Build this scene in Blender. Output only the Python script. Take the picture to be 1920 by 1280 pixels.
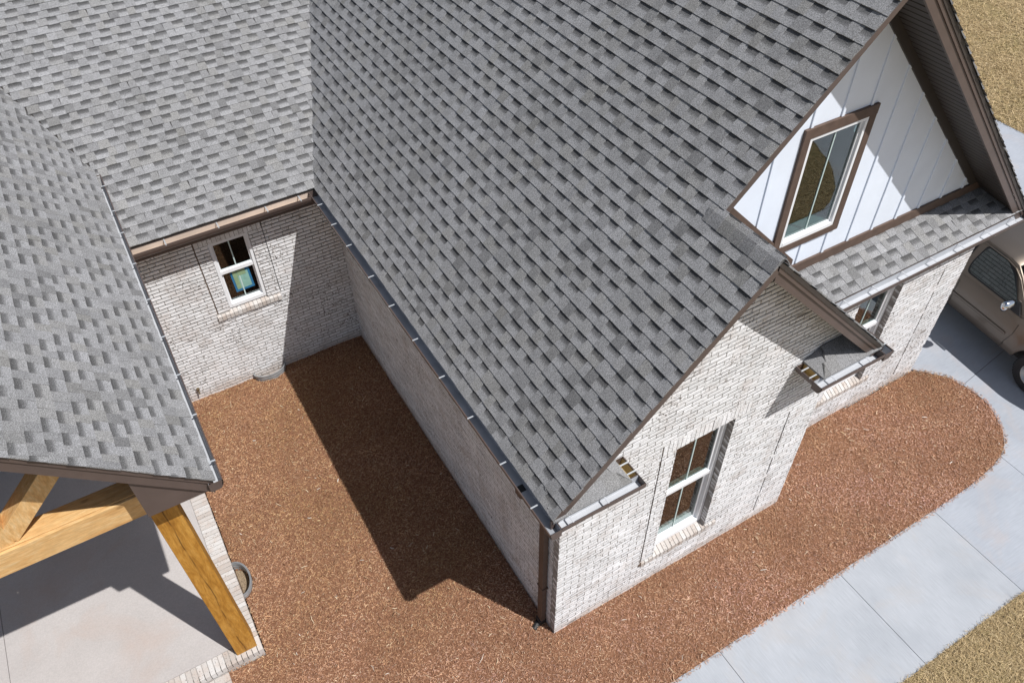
import bpy, bmesh, math, random
import numpy as np
from mathutils import Vector, Matrix
for _o in list(bpy.data.objects): bpy.data.objects.remove(_o)
SC = bpy.context.scene
COL = SC.collection
random.seed(7); RNG = np.random.default_rng(11)

# ------------------------------------------------------------------ camera, world, sun, exposure
cam_d = bpy.data.cameras.new('camera'); cam = bpy.data.objects.new('camera', cam_d); COL.objects.link(cam)
R = [[0.86157876, -0.5074762, -0.01224566], [-0.3715851, -0.61406434, -0.69631135], [0.34584181, 0.60447738, -0.71763538]]
CAM = Vector((-2.815, -3.8923, 10.7305))
M = Matrix(((R[0][0], -R[1][0], -R[2][0], CAM.x), (R[0][1], -R[1][1], -R[2][1], CAM.y), (R[0][2], -R[1][2], -R[2][2], CAM.z), (0, 0, 0, 1)))
cam.matrix_world = M
cam_d.sensor_width = 36; cam_d.lens = 28.046; cam_d.clip_start = .1; cam_d.clip_end = 2000
SC.camera = cam
TO_SUN = Vector((0.2698, -0.4579, 0.8471)).normalized()
W = bpy.data.worlds.new('World'); SC.world = W; W.use_nodes = True
nt = W.node_tree; bg = nt.nodes['Background']
sky = nt.nodes.new('ShaderNodeTexSky'); sky.sky_type = 'NISHITA'; sky.sun_disc = False
sky.sun_elevation = math.asin(TO_SUN.z); sky.sun_rotation = math.atan2(TO_SUN.x, TO_SUN.y)
sky.air_density = 1.0; sky.dust_density = 1.2; sky.ozone_density = 1.0
hsv = nt.nodes.new('ShaderNodeHueSaturation'); hsv.inputs['Saturation'].default_value = .72     # hazy, whiter summer sky
nt.links.new(sky.outputs[0], hsv.inputs['Color']); nt.links.new(hsv.outputs[0], bg.inputs[0]); bg.inputs[1].default_value = 0.072
sun_d = bpy.data.lights.new('sun', 'SUN'); sun_d.energy = 4.0; sun_d.angle = math.radians(.5); sun_d.color = (1.0, .98, .955)
sun = bpy.data.objects.new('sun', sun_d); COL.objects.link(sun)
sun.rotation_euler = (-TO_SUN).to_track_quat('-Z', 'Y').to_euler(); sun.location = TO_SUN * 40
vs = SC.view_settings; vs.view_transform = 'Standard'; vs.look = 'None'; vs.exposure = 0.3; vs.gamma = 1.0; vs.use_curve_mapping = False

# ------------------------------------------------------------------ dimensions (metres; the brick corner is the origin, X along the front, Y to the back)
G = .434                                   # gutter lip in front of the walls
ZG = 3.598                                 # height of the eave gutters' lip
YC = 6.754                                 # back wall of the courtyard
XA = 4.111                                 # right corner of the small gable
YB, XE = .817, 8.132                       # recessed front wall and its right end
EAVE, ZE = -.344, 3.628                    # shingle edge of the left slope
XS = XA / 2
XR = 4.024                                 # ridge of the high gable
YR, YU = .502, 1.07                        # its rake edge, its white wall
YL = -.335                                 # rake edge of the small gable
MM = .439                                  # pitch of the rear roof
PX, PZ, PY = -3.147, 4.213, 1.49           # porch shingle edge and rake
PR = -5.12                                 # porch ridge
SLAB = .17
def zl(x): return ZE + (x - EAVE)                       # left slope of the wing
ZS = zl(XS); ZR = zl(XR)
def zsr(x): return ZS - (x - XS)                        # right slope of the small gable
def zur(x): return ZR - (x - XR)                        # right slope of the high gable
def zm(y): return 3.612 + MM * (y - (YC - G + .06))     # rear roof
def zp(x): return PZ + (PX - x) if x > PR else PZ + (PX - PR) - (PR - x)
Y_SH = YB - G + .09
def zsh(y): return 3.622 + .44 * (y - Y_SH)             # shed roof

# ------------------------------------------------------------------ materials
def lin(r, g, b):
    f = lambda c: (c / 255 / 12.92) if c / 255 <= .04045 else ((c / 255 + .055) / 1.055) ** 2.4
    return (f(r), f(g), f(b), 1)
class Mat:
    def __init__(s, name, col=(.5, .5, .5, 1), rough=.6, metal=0., spec=.5):
        s.m = bpy.data.materials.new(name); s.m.use_nodes = True
        s.t = s.m.node_tree; s.b = s.t.nodes['Principled BSDF']
        s.set('Base Color', col); s.set('Roughness', rough); s.set('Metallic', metal); s.set('Specular IOR Level', spec)
    def set(s, k, v):
        if hasattr(v, 'links') or isinstance(v, bpy.types.NodeSocket): s.t.links.new(v, s.b.inputs[k])
        else: s.b.inputs[k].default_value = v
    def n(s, typ, **kw):
        nd = s.t.nodes.new(typ)
        for k, v in kw.items(): setattr(nd, k, v)
        return nd
    def obj(s, scale=(1, 1, 1)):
        c = s.n('ShaderNodeTexCoord'); mp = s.n('ShaderNodeMapping'); mp.inputs['Scale'].default_value = scale
        s.t.links.new(c.outputs['Object'], mp.inputs[0]); return mp.outputs[0]
    def noise(s, scale, detail=4, rough=.55, vec=None, dist=0):
        nd = s.n('ShaderNodeTexNoise'); nd.inputs['Scale'].default_value = scale; nd.inputs['Detail'].default_value = detail
        nd.inputs['Roughness'].default_value = rough; nd.inputs['Distortion'].default_value = dist
        s.t.links.new(vec if vec is not None else s.obj(), nd.inputs['Vector']); return nd.outputs['Fac']
    def ramp(s, fac, stops, interp='LINEAR'):
        nd = s.n('ShaderNodeValToRGB'); s.t.links.new(fac, nd.inputs[0]); cr = nd.color_ramp; cr.interpolation = interp
        while len(cr.elements) < len(stops): cr.elements.new(.5)
        for e, (p, c) in zip(cr.elements, stops):
            e.position = p; e.color = c if len(c) == 4 else (*c, 1)
        return nd.outputs[0]
    def mix(s, fac, a, b, mode='MIX'):
        nd = s.n('ShaderNodeMix', data_type='RGBA', blend_type=mode)
        for i, v in ((0, fac), (6, a), (7, b)):
            if isinstance(v, bpy.types.NodeSocket): s.t.links.new(v, nd.inputs[i])
            else: nd.inputs[i].default_value = v
        return nd.outputs[2]
    def math(s, op, a, b=0., clamp=False):
        nd = s.n('ShaderNodeMath', operation=op, use_clamp=clamp)
        for i, v in ((0, a), (1, b)):
            if isinstance(v, bpy.types.NodeSocket): s.t.links.new(v, nd.inputs[i])
            else: nd.inputs[i].default_value = v
        return nd.outputs[0]
    def tone(s):
        a = s.n('ShaderNodeAttribute'); a.attribute_name = 'tone'
        sp = s.n('ShaderNodeSeparateColor'); s.t.links.new(a.outputs['Color'], sp.inputs[0]); return a.outputs['Color'], sp.outputs[0], sp.outputs[1], sp.outputs[2]
    def bump(s, h, strength=.3, dist=.01):
        nd = s.n('ShaderNodeBump'); nd.inputs['Strength'].default_value = strength; nd.inputs['Distance'].default_value = dist
        s.t.links.new(h, nd.inputs['Height']); s.t.links.new(nd.outputs[0], s.b.inputs['Normal'])

def g(v, w=0.): return (v * (1 + w), v, v * (1 - w), 1)
# whitewashed brick: chalky white over tan clay, chips and pits show the clay
mk = Mat('whitewashed_brick', rough=.85, spec=.2); _, t0, t1, t2 = mk.tone()
base = mk.mix(t0, (.72, .72, .725, 1), (.87, .87, .885, 1))
pink = mk.ramp(mk.noise(3.3, 3), [(.50, (0, 0, 0)), (.72, (1, 1, 1))])
base = mk.mix(mk.math('MULTIPLY', pink, .42), base, (.50, .42, .37, 1))
wear = mk.ramp(mk.noise(26, 5, .65), [(.53, (0, 0, 0)), (.70, (1, 1, 1))])
base = mk.mix(mk.math('MULTIPLY', wear, mk.math('MULTIPLY', t1, .6)), base, (.36, .29, .245, 1))
pit = mk.ramp(mk.noise(1, 2, .5, mk.obj((30, 30, 62))), [(.575, (0, 0, 0)), (.615, (1, 1, 1))])
pz = mk.ramp(mk.noise(1.7, 2), [(.36, (.12, .12, .12)), (.62, (1, 1, 1))])
base = mk.mix(mk.math('MULTIPLY', mk.math('MULTIPLY', pit, pz), mk.math('ADD', t2, .30), clamp=True), base, (.10, .078, .066, 1))
_s = mk.n('ShaderNodeSeparateXYZ'); mk.t.links.new(mk.obj(), _s.inputs[0])
spl = mk.ramp(mk.math('ADD', _s.outputs[2], mk.math('MULTIPLY', mk.noise(6, 4), -.22)), [(.0, (1, 1, 1)), (.10, (0, 0, 0))])
base = mk.mix(mk.math('MULTIPLY', spl, .38), base, (.46, .34, .26, 1))
mk.set('Base Color', base); mk.bump(mk.noise(45, 4, .6), .5, .008)
BRICK = mk.m
mk = Mat('tan_rowlock_brick', rough=.88, spec=.2); _, t0, t1, t2 = mk.tone()
base = mk.mix(t0, (.45, .405, .37, 1), (.60, .58, .56, 1))
base = mk.mix(mk.math('MULTIPLY', mk.ramp(mk.noise(7, 4), [(.45, (0, 0, 0)), (.7, (1, 1, 1))]), .45), base, (.48, .37, .30, 1))
base = mk.mix(mk.math('MULTIPLY', mk.ramp(mk.noise(48, 3), [(.60, (0, 0, 0)), (.68, (1, 1, 1))]), mk.math('ADD', t2, .2), clamp=True), base, (.12, .085, .07, 1))
mk.set('Base Color', base); mk.bump(mk.noise(45, 4, .6), .5, .008); ROWLOCK = mk.m
mk = Mat('grey_mortar', rough=.95, spec=.1)
mk.set('Base Color', mk.ramp(mk.noise(9, 5), [(.3, (.30, .28, .265)), (.7, (.44, .415, .395))])); mk.bump(mk.noise(80, 3), .4, .004)
MORTAR = mk.m
# laminated shingles: granules, tab to tab tone, the printed band on the under-layer
mk = Mat('grey_shingle', rough=.92, spec=.15); _, t0, t1, t2 = mk.tone()
base = mk.mix(t0, (.148, .147, .147, 1), (.298, .298, .303, 1))
base = mk.mix(mk.math('MULTIPLY', t2, .5), base, (.235, .228, .21, 1))
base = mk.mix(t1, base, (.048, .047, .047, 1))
gr = mk.noise(115, 2, .75)
base = mk.mix(1.0, base, mk.ramp(gr, [(.30, (.40, .40, .40)), (.5, (1, 1, 1)), (.70, (1.8, 1.8, 1.8))]), 'MULTIPLY')
big = mk.ramp(mk.noise(.55, 3), [(.3, (.93, .93, .93)), (.7, (1.06, 1.06, 1.07))])
base = mk.mix(1.0, base, big, 'MULTIPLY')
mk.set('Base Color', base); mk.bump(mk.noise(190, 2, .6), .7, .004)
SHINGLE = mk.m
def plain(name, col, rough=.6, metal=0., spec=.5, var=.12, scale=6, bump=0, bscale=60):
    k = Mat(name, col, rough, metal, spec)
    if var:
        lo = tuple(c * (1 - var) for c in col[:3]); hi = tuple(min(1, c * (1 + var)) for c in col[:3])
        k.set('Base Color', k.ramp(k.noise(scale, 5), [(.3, lo), (.7, hi)]))
    if bump: k.bump(k.noise(bscale, 3), bump, .004)
    return k.m
BRONZE = plain('bronze_painted_trim', (.098, .072, .063, 1), .42, 0, .45, .10, 4, .08, 30)
DARKTRIM = plain('dark_brown_soffit', (.046, .038, .034, 1), .5, 0, .4, .1, 4)
CASING = plain('brown_wood_casing', (.108, .072, .056, 1), .6, 0, .3, .16, 9, .15, 40)
WHITE = plain('white_board_siding', (.765, .825, .925, 1), .5, 0, .4, .035, 2.2, .06, 24)
VINYL = plain('white_vinyl', (.80, .81, .83, 1), .35, 0, .5, .02, 3)
GRILLE = plain('pale_green_grille', (.52, .64, .62, 1), .35, 0, .5, .02, 3)
LINER = plain('unpainted_gutter_inside', (.50, .515, .545, 1), .5, 0, .4, .06, 3)
STRAP = plain('bare_aluminium', (.50, .52, .54, 1), .4, .2, .5, .05, 9)
BLACK = plain('black_plastic', (.018, .018, .018, 1), .5, 0, .5, 0)
CAULK = plain('brown_caulk', (.14, .10, .075, 1), .8, 0, .2, .25, 12)
DECK = plain('roof_deck', (.05, .045, .042, 1), .8, 0, .2, 0)
GALV = plain('galvanised_steel', (.36, .37, .38, 1), .42, .55, .5, .18, 9)
GRAVEL = plain('pea_gravel', (.24, .18, .12, 1), .9, 0, .2, .55, 60, .9, 60)
mk = Mat('window_glass', (0, 0, 0, 1), .012, 0, .5); mk.b.inputs['IOR'].default_value = 1.95
_tr = mk.n('ShaderNodeBsdfTransparent'); _tr.inputs[0].default_value = (.40, .50, .485, 1)
_ad = mk.n('ShaderNodeAddShader'); mk.t.links.new(mk.b.outputs[0], _ad.inputs[0]); mk.t.links.new(_tr.outputs[0], _ad.inputs[1])
mk.t.links.new(_ad.outputs[0], [n for n in mk.t.nodes if n.type == 'OUTPUT_MATERIAL'][0].inputs[0])
GLASS = mk.m
BLUE = plain('blue_tape', (.025, .15, .30, 1), .5, 0, .4, .1, 20)
LABELG = plain('green_sticker', (.24, .43, .37, 1), .5, 0, .4, .12, 14)
LABELY = plain('yellow_green_sticker', (.24, .34, .20, 1), .5, 0, .4, .12, 14)
# fresh-sawn and oiled timber
def timber(name, a, b, c, vec, check=None):
    k = Mat(name, rough=.62, spec=.3)
    v = k.obj(vec)
    gnoise = k.noise(4.0, 6, .6, v, 1.6)
    col = k.ramp(gnoise, [(.28, a), (.5, b), (.72, c)])
    fine = k.ramp(k.noise(26, 3, .6, v), [(.35, (.86, .86, .86)), (.65, (1.08, 1.08, 1.08))])
    col = k.mix(1., col, fine, 'MULTIPLY')
    vor = k.n('ShaderNodeTexVoronoi'); vor.inputs['Scale'].default_value = 2.1
    k.t.links.new(k.obj(tuple(.9 if q < 1 else 1.7 for q in vec)), vor.inputs['Vector'])
    knot = k.ramp(vor.outputs['Distance'], [(.0, (1, 1, 1)), (.055, (.8, .8, .8)), (.10, (0, 0, 0))])
    col = k.mix(k.math('MULTIPLY', knot, .6), col, tuple(q * .34 for q in a[:3]) + (1,))
    if check is not None:                                # one long drying check wandering along the post
        sp = k.n('ShaderNodeSeparateXYZ'); k.t.links.new(k.obj(), sp.inputs[0])
        w = k.math('MULTIPLY', k.math('SUBTRACT', k.noise(.8, 3, .5, k.obj((.05, .05, 1))), .5), .15)
        d = k.math('ABSOLUTE', k.math('SUBTRACT', k.math('ADD', sp.outputs[0], w), check))
        line = k.ramp(d, [(.0, (1, 1, 1)), (.0035, (1, 1, 1)), (.007, (0, 0, 0))])
        fade = k.ramp(k.noise(1.1, 2, .5, k.obj((.05, .05, 1.7))), [(.40, (.1, .1, .1)), (.52, (1, 1, 1))])
        col = k.mix(k.math('MULTIPLY', line, k.math('MULTIPLY', fade, .8)), col, (.05, .022, .006, 1))
        soft = k.ramp(d, [(.0, (1, 1, 1)), (.055, (0, 0, 0))])
        col = k.mix(k.math('MULTIPLY', soft, .2), col, (.17, .065, .010, 1))
    k.set('Base Color', col); k.bump(gnoise, .25, .004)
    return k.m
P_A, P_B, P_C = (.53, .29, .105, 1), (.65, .41, .18, 1), (.73, .53, .29, 1)
O_A, O_B, O_C = (.31, .135, .018, 1), (.45, .22, .038, 1), (.55, .30, .07, 1)
WOOD_X = timber('pale_fir_beam', P_A, P_B, P_C, (.5, 3.2, 3.2))
WOOD_D = timber('pale_fir_strut', P_A, P_B, P_C, (3, 4, .8))
WOOD_Z = timber('oiled_cedar_post', O_A, O_B, O_C, (3.0, 3.0, .55), -3.735)
# concrete
def concrete(name, a, b, stain, streak, band=None):
    k = Mat(name, rough=.85, spec=.25)
    col = k.ramp(k.noise(1.1, 6, .6), [(.3, a), (.7, b)])
    st = k.noise(55, 3, .6, k.obj(streak))
    col = k.mix(1., col, k.ramp(st, [(.3, (.90, .90, .90)), (.7, (1.06, 1.06, 1.06))]), 'MULTIPLY')
    blot = k.ramp(k.noise(.8, 6, .62, None, .8), [(.53, (0, 0, 0)), (.74, (1, 1, 1))])
    col = k.mix(k.math('MULTIPLY', blot, .45), col, stain)
    if band:
        sep = k.n('ShaderNodeSeparateXYZ'); k.t.links.new(k.obj(), sep.inputs[0])
        wob = k.math('MULTIPLY_ADD', k.noise(3, 3), .05)
        e = k.math('ADD', sep.outputs[1], wob)
        f = k.ramp(k.math('SUBTRACT', band, e), [(.0, (0, 0, 0)), (.02, (1, 1, 1))])
        col = k.mix(k.math('MULTIPLY', f, .38), col, (.53, .53, .54, 1))
    k.set('Base Color', col); k.bump(k.noise(120, 3, .6), .25, .003)
    return k.m
WALK = concrete('broomed_concrete', (.345, .365, .395, 1), (.415, .434, .466, 1), (.43, .375, .33, 1), (1.6, .07, 1), -2.73)
DRIVE = concrete('driveway_concrete', (.325, .348, .388, 1), (.395, .418, .46, 1), (.48, .375, .315, 1), (.07, 1.4, 1))
SLABM = concrete('porch_concrete', (.43, .40, .385, 1), (.485, .455, .44, 1), (.43, .31, .25, 1), (1, 1, 1))
CLAY = plain('red_clay_joint', (.24, .13, .085, 1), .95, 0, .1, .2, 12)
mk = Mat('mulch_base', rough=.95, spec=.1)
mk.set('Base Color', mk.ramp(mk.noise(40, 5, .7), [(.3, (.16, .074, .042)), (.7, (.38, .20, .118))])); mk.bump(mk.noise(55, 4, .7), 1., .03)
MULCH = mk.m
mk = Mat('wood_chip', rough=.85, spec=.2); c, t0, t1, t2 = mk.tone(); mk.set('Base Color', c); CHIP = mk.m
mk = Mat('dormant_grass', rough=.95, spec=.1)
c1 = mk.ramp(mk.noise(28, 6, .75), [(.3, (.21, .145, .07)), (.5, (.37, .275, .15)), (.7, (.48, .375, .23))])
c2 = mk.ramp(mk.noise(.8, 5, .65, None, .5), [(.45, (0, 0, 0)), (.68, (1, 1, 1))])
mk.set('Base Color', mk.mix(mk.math('MULTIPLY', c2, .4), c1, (.27, .235, .09, 1))); mk.bump(mk.noise(45, 4, .7), 1., .04)
LAWN = mk.m
mk = Mat('straw_blade', rough=.8, spec=.2); c, t0, t1, t2 = mk.tone(); mk.set('Base Color', c); BLADE = mk.m
SOIL = plain('bare_soil', (.13, .085, .055, 1), .95, 0, .1, .3, 3, .5, 20)

# ------------------------------------------------------------------ mesh builder
class MB:
    def __init__(s): s.v = []; s.f = []; s.c = []; s.mi = []; s.smooth = False
    def add(s, vs, fs, c=(.5, 0, 0), mi=0):
        o = len(s.v); s.v += [tuple(v) for v in vs]
        s.c += [c] * len(vs) if not isinstance(c, list) else c
        for f in fs: s.f.append(tuple(o + i for i in f)); s.mi.append(mi)
    def box(s, a, b, c=(.5, 0, 0), mi=0):
        x0, y0, z0 = a; x1, y1, z1 = b
        s.add([(x0, y0, z0), (x1, y0, z0), (x1, y1, z0), (x0, y1, z0), (x0, y0, z1), (x1, y0, z1), (x1, y1, z1), (x0, y1, z1)],
              [(0, 3, 2, 1), (4, 5, 6, 7), (0, 1, 5, 4), (1, 2, 6, 5), (2, 3, 7, 6), (3, 0, 4, 7)], c, mi)
    def fbox(s, O, U, V, N, a, b, c=(.5, 0, 0), mi=0, open_back=False, jit=0):
        """box in a frame: a, b are (u, v, n) limits"""
        P = lambda u, v, n: O + U * u + V * v + N * n
        q = [P(a[0], a[1], a[2]), P(b[0], a[1], a[2]), P(b[0], b[1], a[2]), P(a[0], b[1], a[2]), P(a[0], a[1], b[2]), P(b[0], a[1], b[2]), P(b[0], b[1], b[2]), P(a[0], b[1], b[2])]
        if jit:
            for i in range(4, 8): q[i] = q[i] + N * random.uniform(-jit, jit) + U * random.uniform(-jit, jit) + V * random.uniform(-jit * .7, jit * .7)
        fl = [(4, 5, 6, 7), (0, 1, 5, 4), (1, 2, 6, 5), (2, 3, 7, 6), (3, 0, 4, 7)]
        if not open_back: fl.append((0, 3, 2, 1))
        if U.cross(V).dot(N) < 0: fl = [f[::-1] for f in fl]
        s.add(q, fl, c, mi)
    def prism(s, pts, ext, c=(.5, 0, 0), mi=0):
        """polygon pts (3-D, planar) extruded by the vector ext"""
        pts = [Vector(p) for p in pts]; e = Vector(ext); n = len(pts)
        nor = sum(((pts[i] - pts[0]).cross(pts[(i + 1) % n] - pts[0]) for i in range(1, n)), Vector())
        if nor.dot(e) > 0: pts = pts[::-1]
        fs = [tuple(range(n)), tuple(range(2 * n - 1, n - 1, -1))]
        fs += [(i, n + i, n + (i + 1) % n, (i + 1) % n) for i in range(n)]
        fs = [f[::-1] if k > 1 else f for k, f in enumerate(fs)]
        fs = [fs[0], fs[1]] + [f[::-1] for f in fs[2:]]
        s.add(pts + [p + e for p in pts], fs, c, mi)
    def sweep(s, prof, A, B, closed=True, c=(.5, 0, 0), mi=0, caps=True):
        """3-D profile given as list of offset vectors, swept straight from A to B"""
        n = len(prof); A = Vector(A); B = Vector(B)
        vs = [A + Vector(p) for p in prof] + [B + Vector(p) for p in prof]
        fs = [(i, (i + 1) % n, n + (i + 1) % n, n + i) for i in range(n if closed else n - 1)]
        if caps and closed: fs += [tuple(range(n - 1, -1, -1)), tuple(range(n, 2 * n))]
        s.add(vs, fs, c, mi)
    def tube(s, pts, r, seg=10, c=(.5, 0, 0), mi=0):
        pts = [Vector(p) for p in pts]; rings = []
        for i, p in enumerate(pts):
            d = (pts[min(i + 1, len(pts) - 1)] - pts[max(i - 1, 0)]).normalized()
            a = d.cross(Vector((0, 0, 1)) if abs(d.z) < .9 else Vector((1, 0, 0))).normalized(); b = d.cross(a)
            rr = r[i] if isinstance(r, (list, tuple)) else r
            rings.append([p + a * rr * math.cos(2 * math.pi * k / seg) + b * rr * math.sin(2 * math.pi * k / seg) for k in range(seg)])
        vs = [v for ring in rings for v in ring]; fs = []
        for i in range(len(pts) - 1):
            for k in range(seg): fs.append((i * seg + k, i * seg + (k + 1) % seg, (i + 1) * seg + (k + 1) % seg, (i + 1) * seg + k))
        fs += [tuple(range(seg - 1, -1, -1)), tuple(range((len(pts) - 1) * seg, len(pts) * seg))]
        s.add(vs, fs, c, mi)
    def build(s, name, mats, parent=None, cuts=(), smooth=False, bevel=0, fix=True):
        me = bpy.data.meshes.new(name); me.from_pydata(s.v, [], s.f); me.update()
        if not isinstance(mats, (list, tuple)): mats = [mats]
        for m in mats: me.materials.append(m)
        if len(mats) > 1: me.polygons.foreach_set('material_index', s.mi)
        at = me.attributes.new('tone', 'FLOAT_COLOR', 'POINT')
        at.data.foreach_set('color', np.array([(*c[:3], 1.) for c in s.c], dtype=np.float32).ravel())
        if cuts or fix:
            bm = bmesh.new(); bm.from_mesh(me)
            for co, no in cuts:
                bmesh.ops.bisect_plane(bm, geom=bm.verts[:] + bm.edges[:] + bm.faces[:], plane_co=co, plane_no=no, clear_outer=True)
            if fix: bmesh.ops.recalc_face_normals(bm, faces=bm.faces[:])
            bm.to_mesh(me); bm.free()
        if smooth: me.polygons.foreach_set('use_smooth', [True] * len(me.polygons))
        o = bpy.data.objects.new(name, me); COL.objects.link(o)
        if bevel:
            b = o.modifiers.new('bevel', 'BEVEL'); b.width = bevel; b.segments = 2; b.limit_method = 'ANGLE'; b.angle_limit = math.radians(40)
        if parent is not None:
            o.parent = parent
            if parent.type == 'EMPTY': o.location = -parent.location if parent.get('world_parts') else (0, 0, 0)
        return o
def thing(name, label, cat, loc=(0, 0, 0), rz=0, group=None, world_parts=False):
    o = bpy.data.objects.new(name, None); COL.objects.link(o); o.location = loc; o.rotation_euler = (0, 0, rz)
    o.empty_display_size = .3; o['label'] = label; o['category'] = cat
    if group: o['group'] = group
    if world_parts: o['world_parts'] = 1
    return o
def struct(o, kind='structure'): o['kind'] = kind; return o
def copy_part(o, loc, parent):
    c = o.copy(); COL.objects.link(c); c.parent = parent; c.location = loc; return c
X, Y, Z = Vector((1, 0, 0)), Vector((0, 1, 0)), Vector((0, 0, 1))
V3 = Vector

HOUSE = thing('brick_house', 'white brick house with grey shingle roofs seen from above, brown trim and a timber porch', 'house', (4, 7, 0), world_parts=True)

# ------------------------------------------------------------------ brick walls
CH = .0677                                              # course height
def brick_tone(): return (random.random(), random.random() ** 2, random.random() ** 1.5)
def brick_run(mb, O, U, N, z0, z1, spans, off, depth=.1):
    h = z1 - z0; pitch = .226
    for a, b in spans:
        mb.fbox(O, U, Z, N, (a, z0 - .006, -depth), (b, z1 + .006, -.0022), (.5, 0, 0), 1)
        u = a - ((a + off) % pitch)
        while u < b:
            s, e = max(u + .0065, a), min(u + pitch - .0065, b)
            if e - s > .006:
                mb.fbox(O, U, Z, N, (s, z0 + .008, -depth + .01), (e, z1 - .008, random.uniform(-.001, .0025)), brick_tone(), 0, True, .0016)
            u += pitch
def brick_wall(name, O, U, N, L, H, holes=(), cuts=(), stag=0., gaps=()):
    """holes: (u0,u1,z0,z1) left out of the running bond; gaps: (u, z0, z1, width) vertical joints"""
    mb = MB(); k = -1
    while k * CH < H:
        z0 = k * CH; zc = z0 + CH / 2
        cut = sorted([(h[0], h[1]) for h in holes if h[2] < zc < h[3]] + [(q[0] - q[3] / 2, q[0] + q[3] / 2) for q in gaps if q[1] < zc < q[2]])
        spans = []; u = 0.
        for a, b in cut:
            if a > u + .02: spans.append((u, a))
            u = max(u, b)
        if u < L - .02: spans.append((u, L))
        brick_run(mb, O, U, N, z0, z0 + CH, spans, (.113 if k % 2 else 0) + random.uniform(-.012, .012) + stag)
        k += 1
    return mb.build(name, [BRICK, MORTAR], HOUSE, cuts, fix=False)
def soldier(mb, O, U, N, u0, u1, z0, z1, n0=0.0, depth=.1, step=.0685):
    mb.fbox(O, U, Z, N, (u0 + .001, z0 + .001, -depth), (u1 - .001, z1 - .001, n0 - .008), (.5, 0, 0), 1)
    n = max(1, round((u1 - u0) / step)); w = (u1 - u0) / n
    for i in range(n):
        mb.fbox(O, U, Z, N, (u0 + i * w + .005, z0 + .005, -depth), (u0 + (i + 1) * w - .005, z1 - .004, n0 + random.uniform(-.002, .003)), brick_tone(), 0, False, .0018)
def sill(mb, O, U, N, u0, u1, ztop, zfront, nback, nfront, thick=.095, step=.0685):
    """sloping rowlock sill: bricks on edge from the window (nback) to the front (nfront)"""
    n = max(1, round((u1 - u0) / step)); w = (u1 - u0) / n
    def bar(a, b, dz, nf, c, mi):
        q = [O + U * a + Z * (ztop + dz) + N * nback, O + U * b + Z * (ztop + dz) + N * nback, O + U * b + Z * (zfront + dz) + N * nf, O + U * a + Z * (zfront + dz) + N * nf]
        mb.prism(q, (0, 0, -thick), c, mi)
    bar(u0 + .002, u1 - .002, -.008, nfront - .008, (.5, 0, 0), 1)
    for i in range(n):
        bar(u0 + i * w + .005, u0 + (i + 1) * w - .005, random.uniform(-.002, .002), nfront + random.uniform(-.003, .003), brick_tone(), 0)

FW, BW = V3((0, 0, 0)), V3((0, YB, 0))
fwin = (1.61, 2.52); F0, F1 = 9 * CH, 46 * CH            # front window opening
bwin = (5.65 - XA, 6.57 - XA)
SUR = (1.39, 2.745)
cl = [(V3((EAVE, 0, ZE - .20)), V3((-1, 0, 1)).normalized()), (V3((XS, 0, ZS - .24)), V3((1, 0, 1)).normalized())]
brick_wall('wall', FW, X, -Y, XA, 6.1, [(fwin[0], fwin[1], F0, F1), (SUR[0], SUR[1], F0, 10 * CH), (SUR[0], SUR[1], 46 * CH, 49 * CH)], cl, 0,
           [(SUR[0], F0, 49 * CH, .022), (3.572, 3 * CH, 9.5 * CH, .026), (3.572, 10 * CH, 16.5 * CH, .026), (3.572, 17 * CH, 23.5 * CH, .026), (3.572, 24 * CH, 30.6 * CH, .026), (3.572, 31.5 * CH, 38 * CH, .026)])
mb = MB(); soldier(mb, FW, X, -Y, SUR[0] + .011, SUR[1], 46 * CH, 49 * CH); mb.build('soldier_course', [BRICK, MORTAR], HOUSE, fix=False)
mb = MB(); sill(mb, FW, X, -Y, SUR[0] + .011, SUR[1], F0 + .10, F0 + .02, -.13, .012); mb.build('brick_sill', [ROWLOCK, MORTAR], HOUSE)
mb = MB(); mb.box((SUR[0] - .011, .012, F0), (SUR[0] + .011, .09, 49 * CH)); mb.box((SUR[0] - .028, -.006, F0 - .035), (SUR[0] + .024, .05, F0 + .03))
mb.build('expansion_joint', CAULK, HOUSE)
brick_wall('wall', BW + X * XA, X, -Y, XE - XA, 3.45, [(bwin[0], bwin[1], F0, F1), (bwin[0] - .2, bwin[1] + .2, F0, 10 * CH), (bwin[0] - .2, bwin[1] + .2, 46 * CH, 49 * CH)], (), .05,
           [(7.56 - XA, a * CH, b * CH, .028) for a, b in ((2.5, 8.6), (9.6, 16.6), (17.6, 24.6), (25.8, 32.5), (33.6, 39))] + [(8.115 - XA, 0, 2 * CH, .03), (8.115 - XA, 8 * CH, 10 * CH, .03)])
mb = MB(); soldier(mb, BW + X * XA, X, -Y, bwin[0] - .2, bwin[1] + .2, 46 * CH, 49 * CH); mb.build('soldier_course', [BRICK, MORTAR], HOUSE, fix=False)
mb = MB(); sill(mb, BW + X * XA, X, -Y, bwin[0] - .2, bwin[1] + .2, F0 + .10, F0 + .02, -.13, .012); mb.build('brick_sill', [ROWLOCK, MORTAR], HOUSE)
brick_wall('wall', V3((XA, YB, 0)), -Y, X, YB - .1, 3.45)
brick_wall('wall', V3((0, YC, 0)), -Y, -X, YC - .105, 3.45, (), (), .03)
BX0 = -10.
bk = (-2.07 - BX0, -1.43 - BX0); K0, K1 = 25 * CH, 45 * CH
BS = (-2.275 - BX0, -1.215 - BX0)
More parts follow.
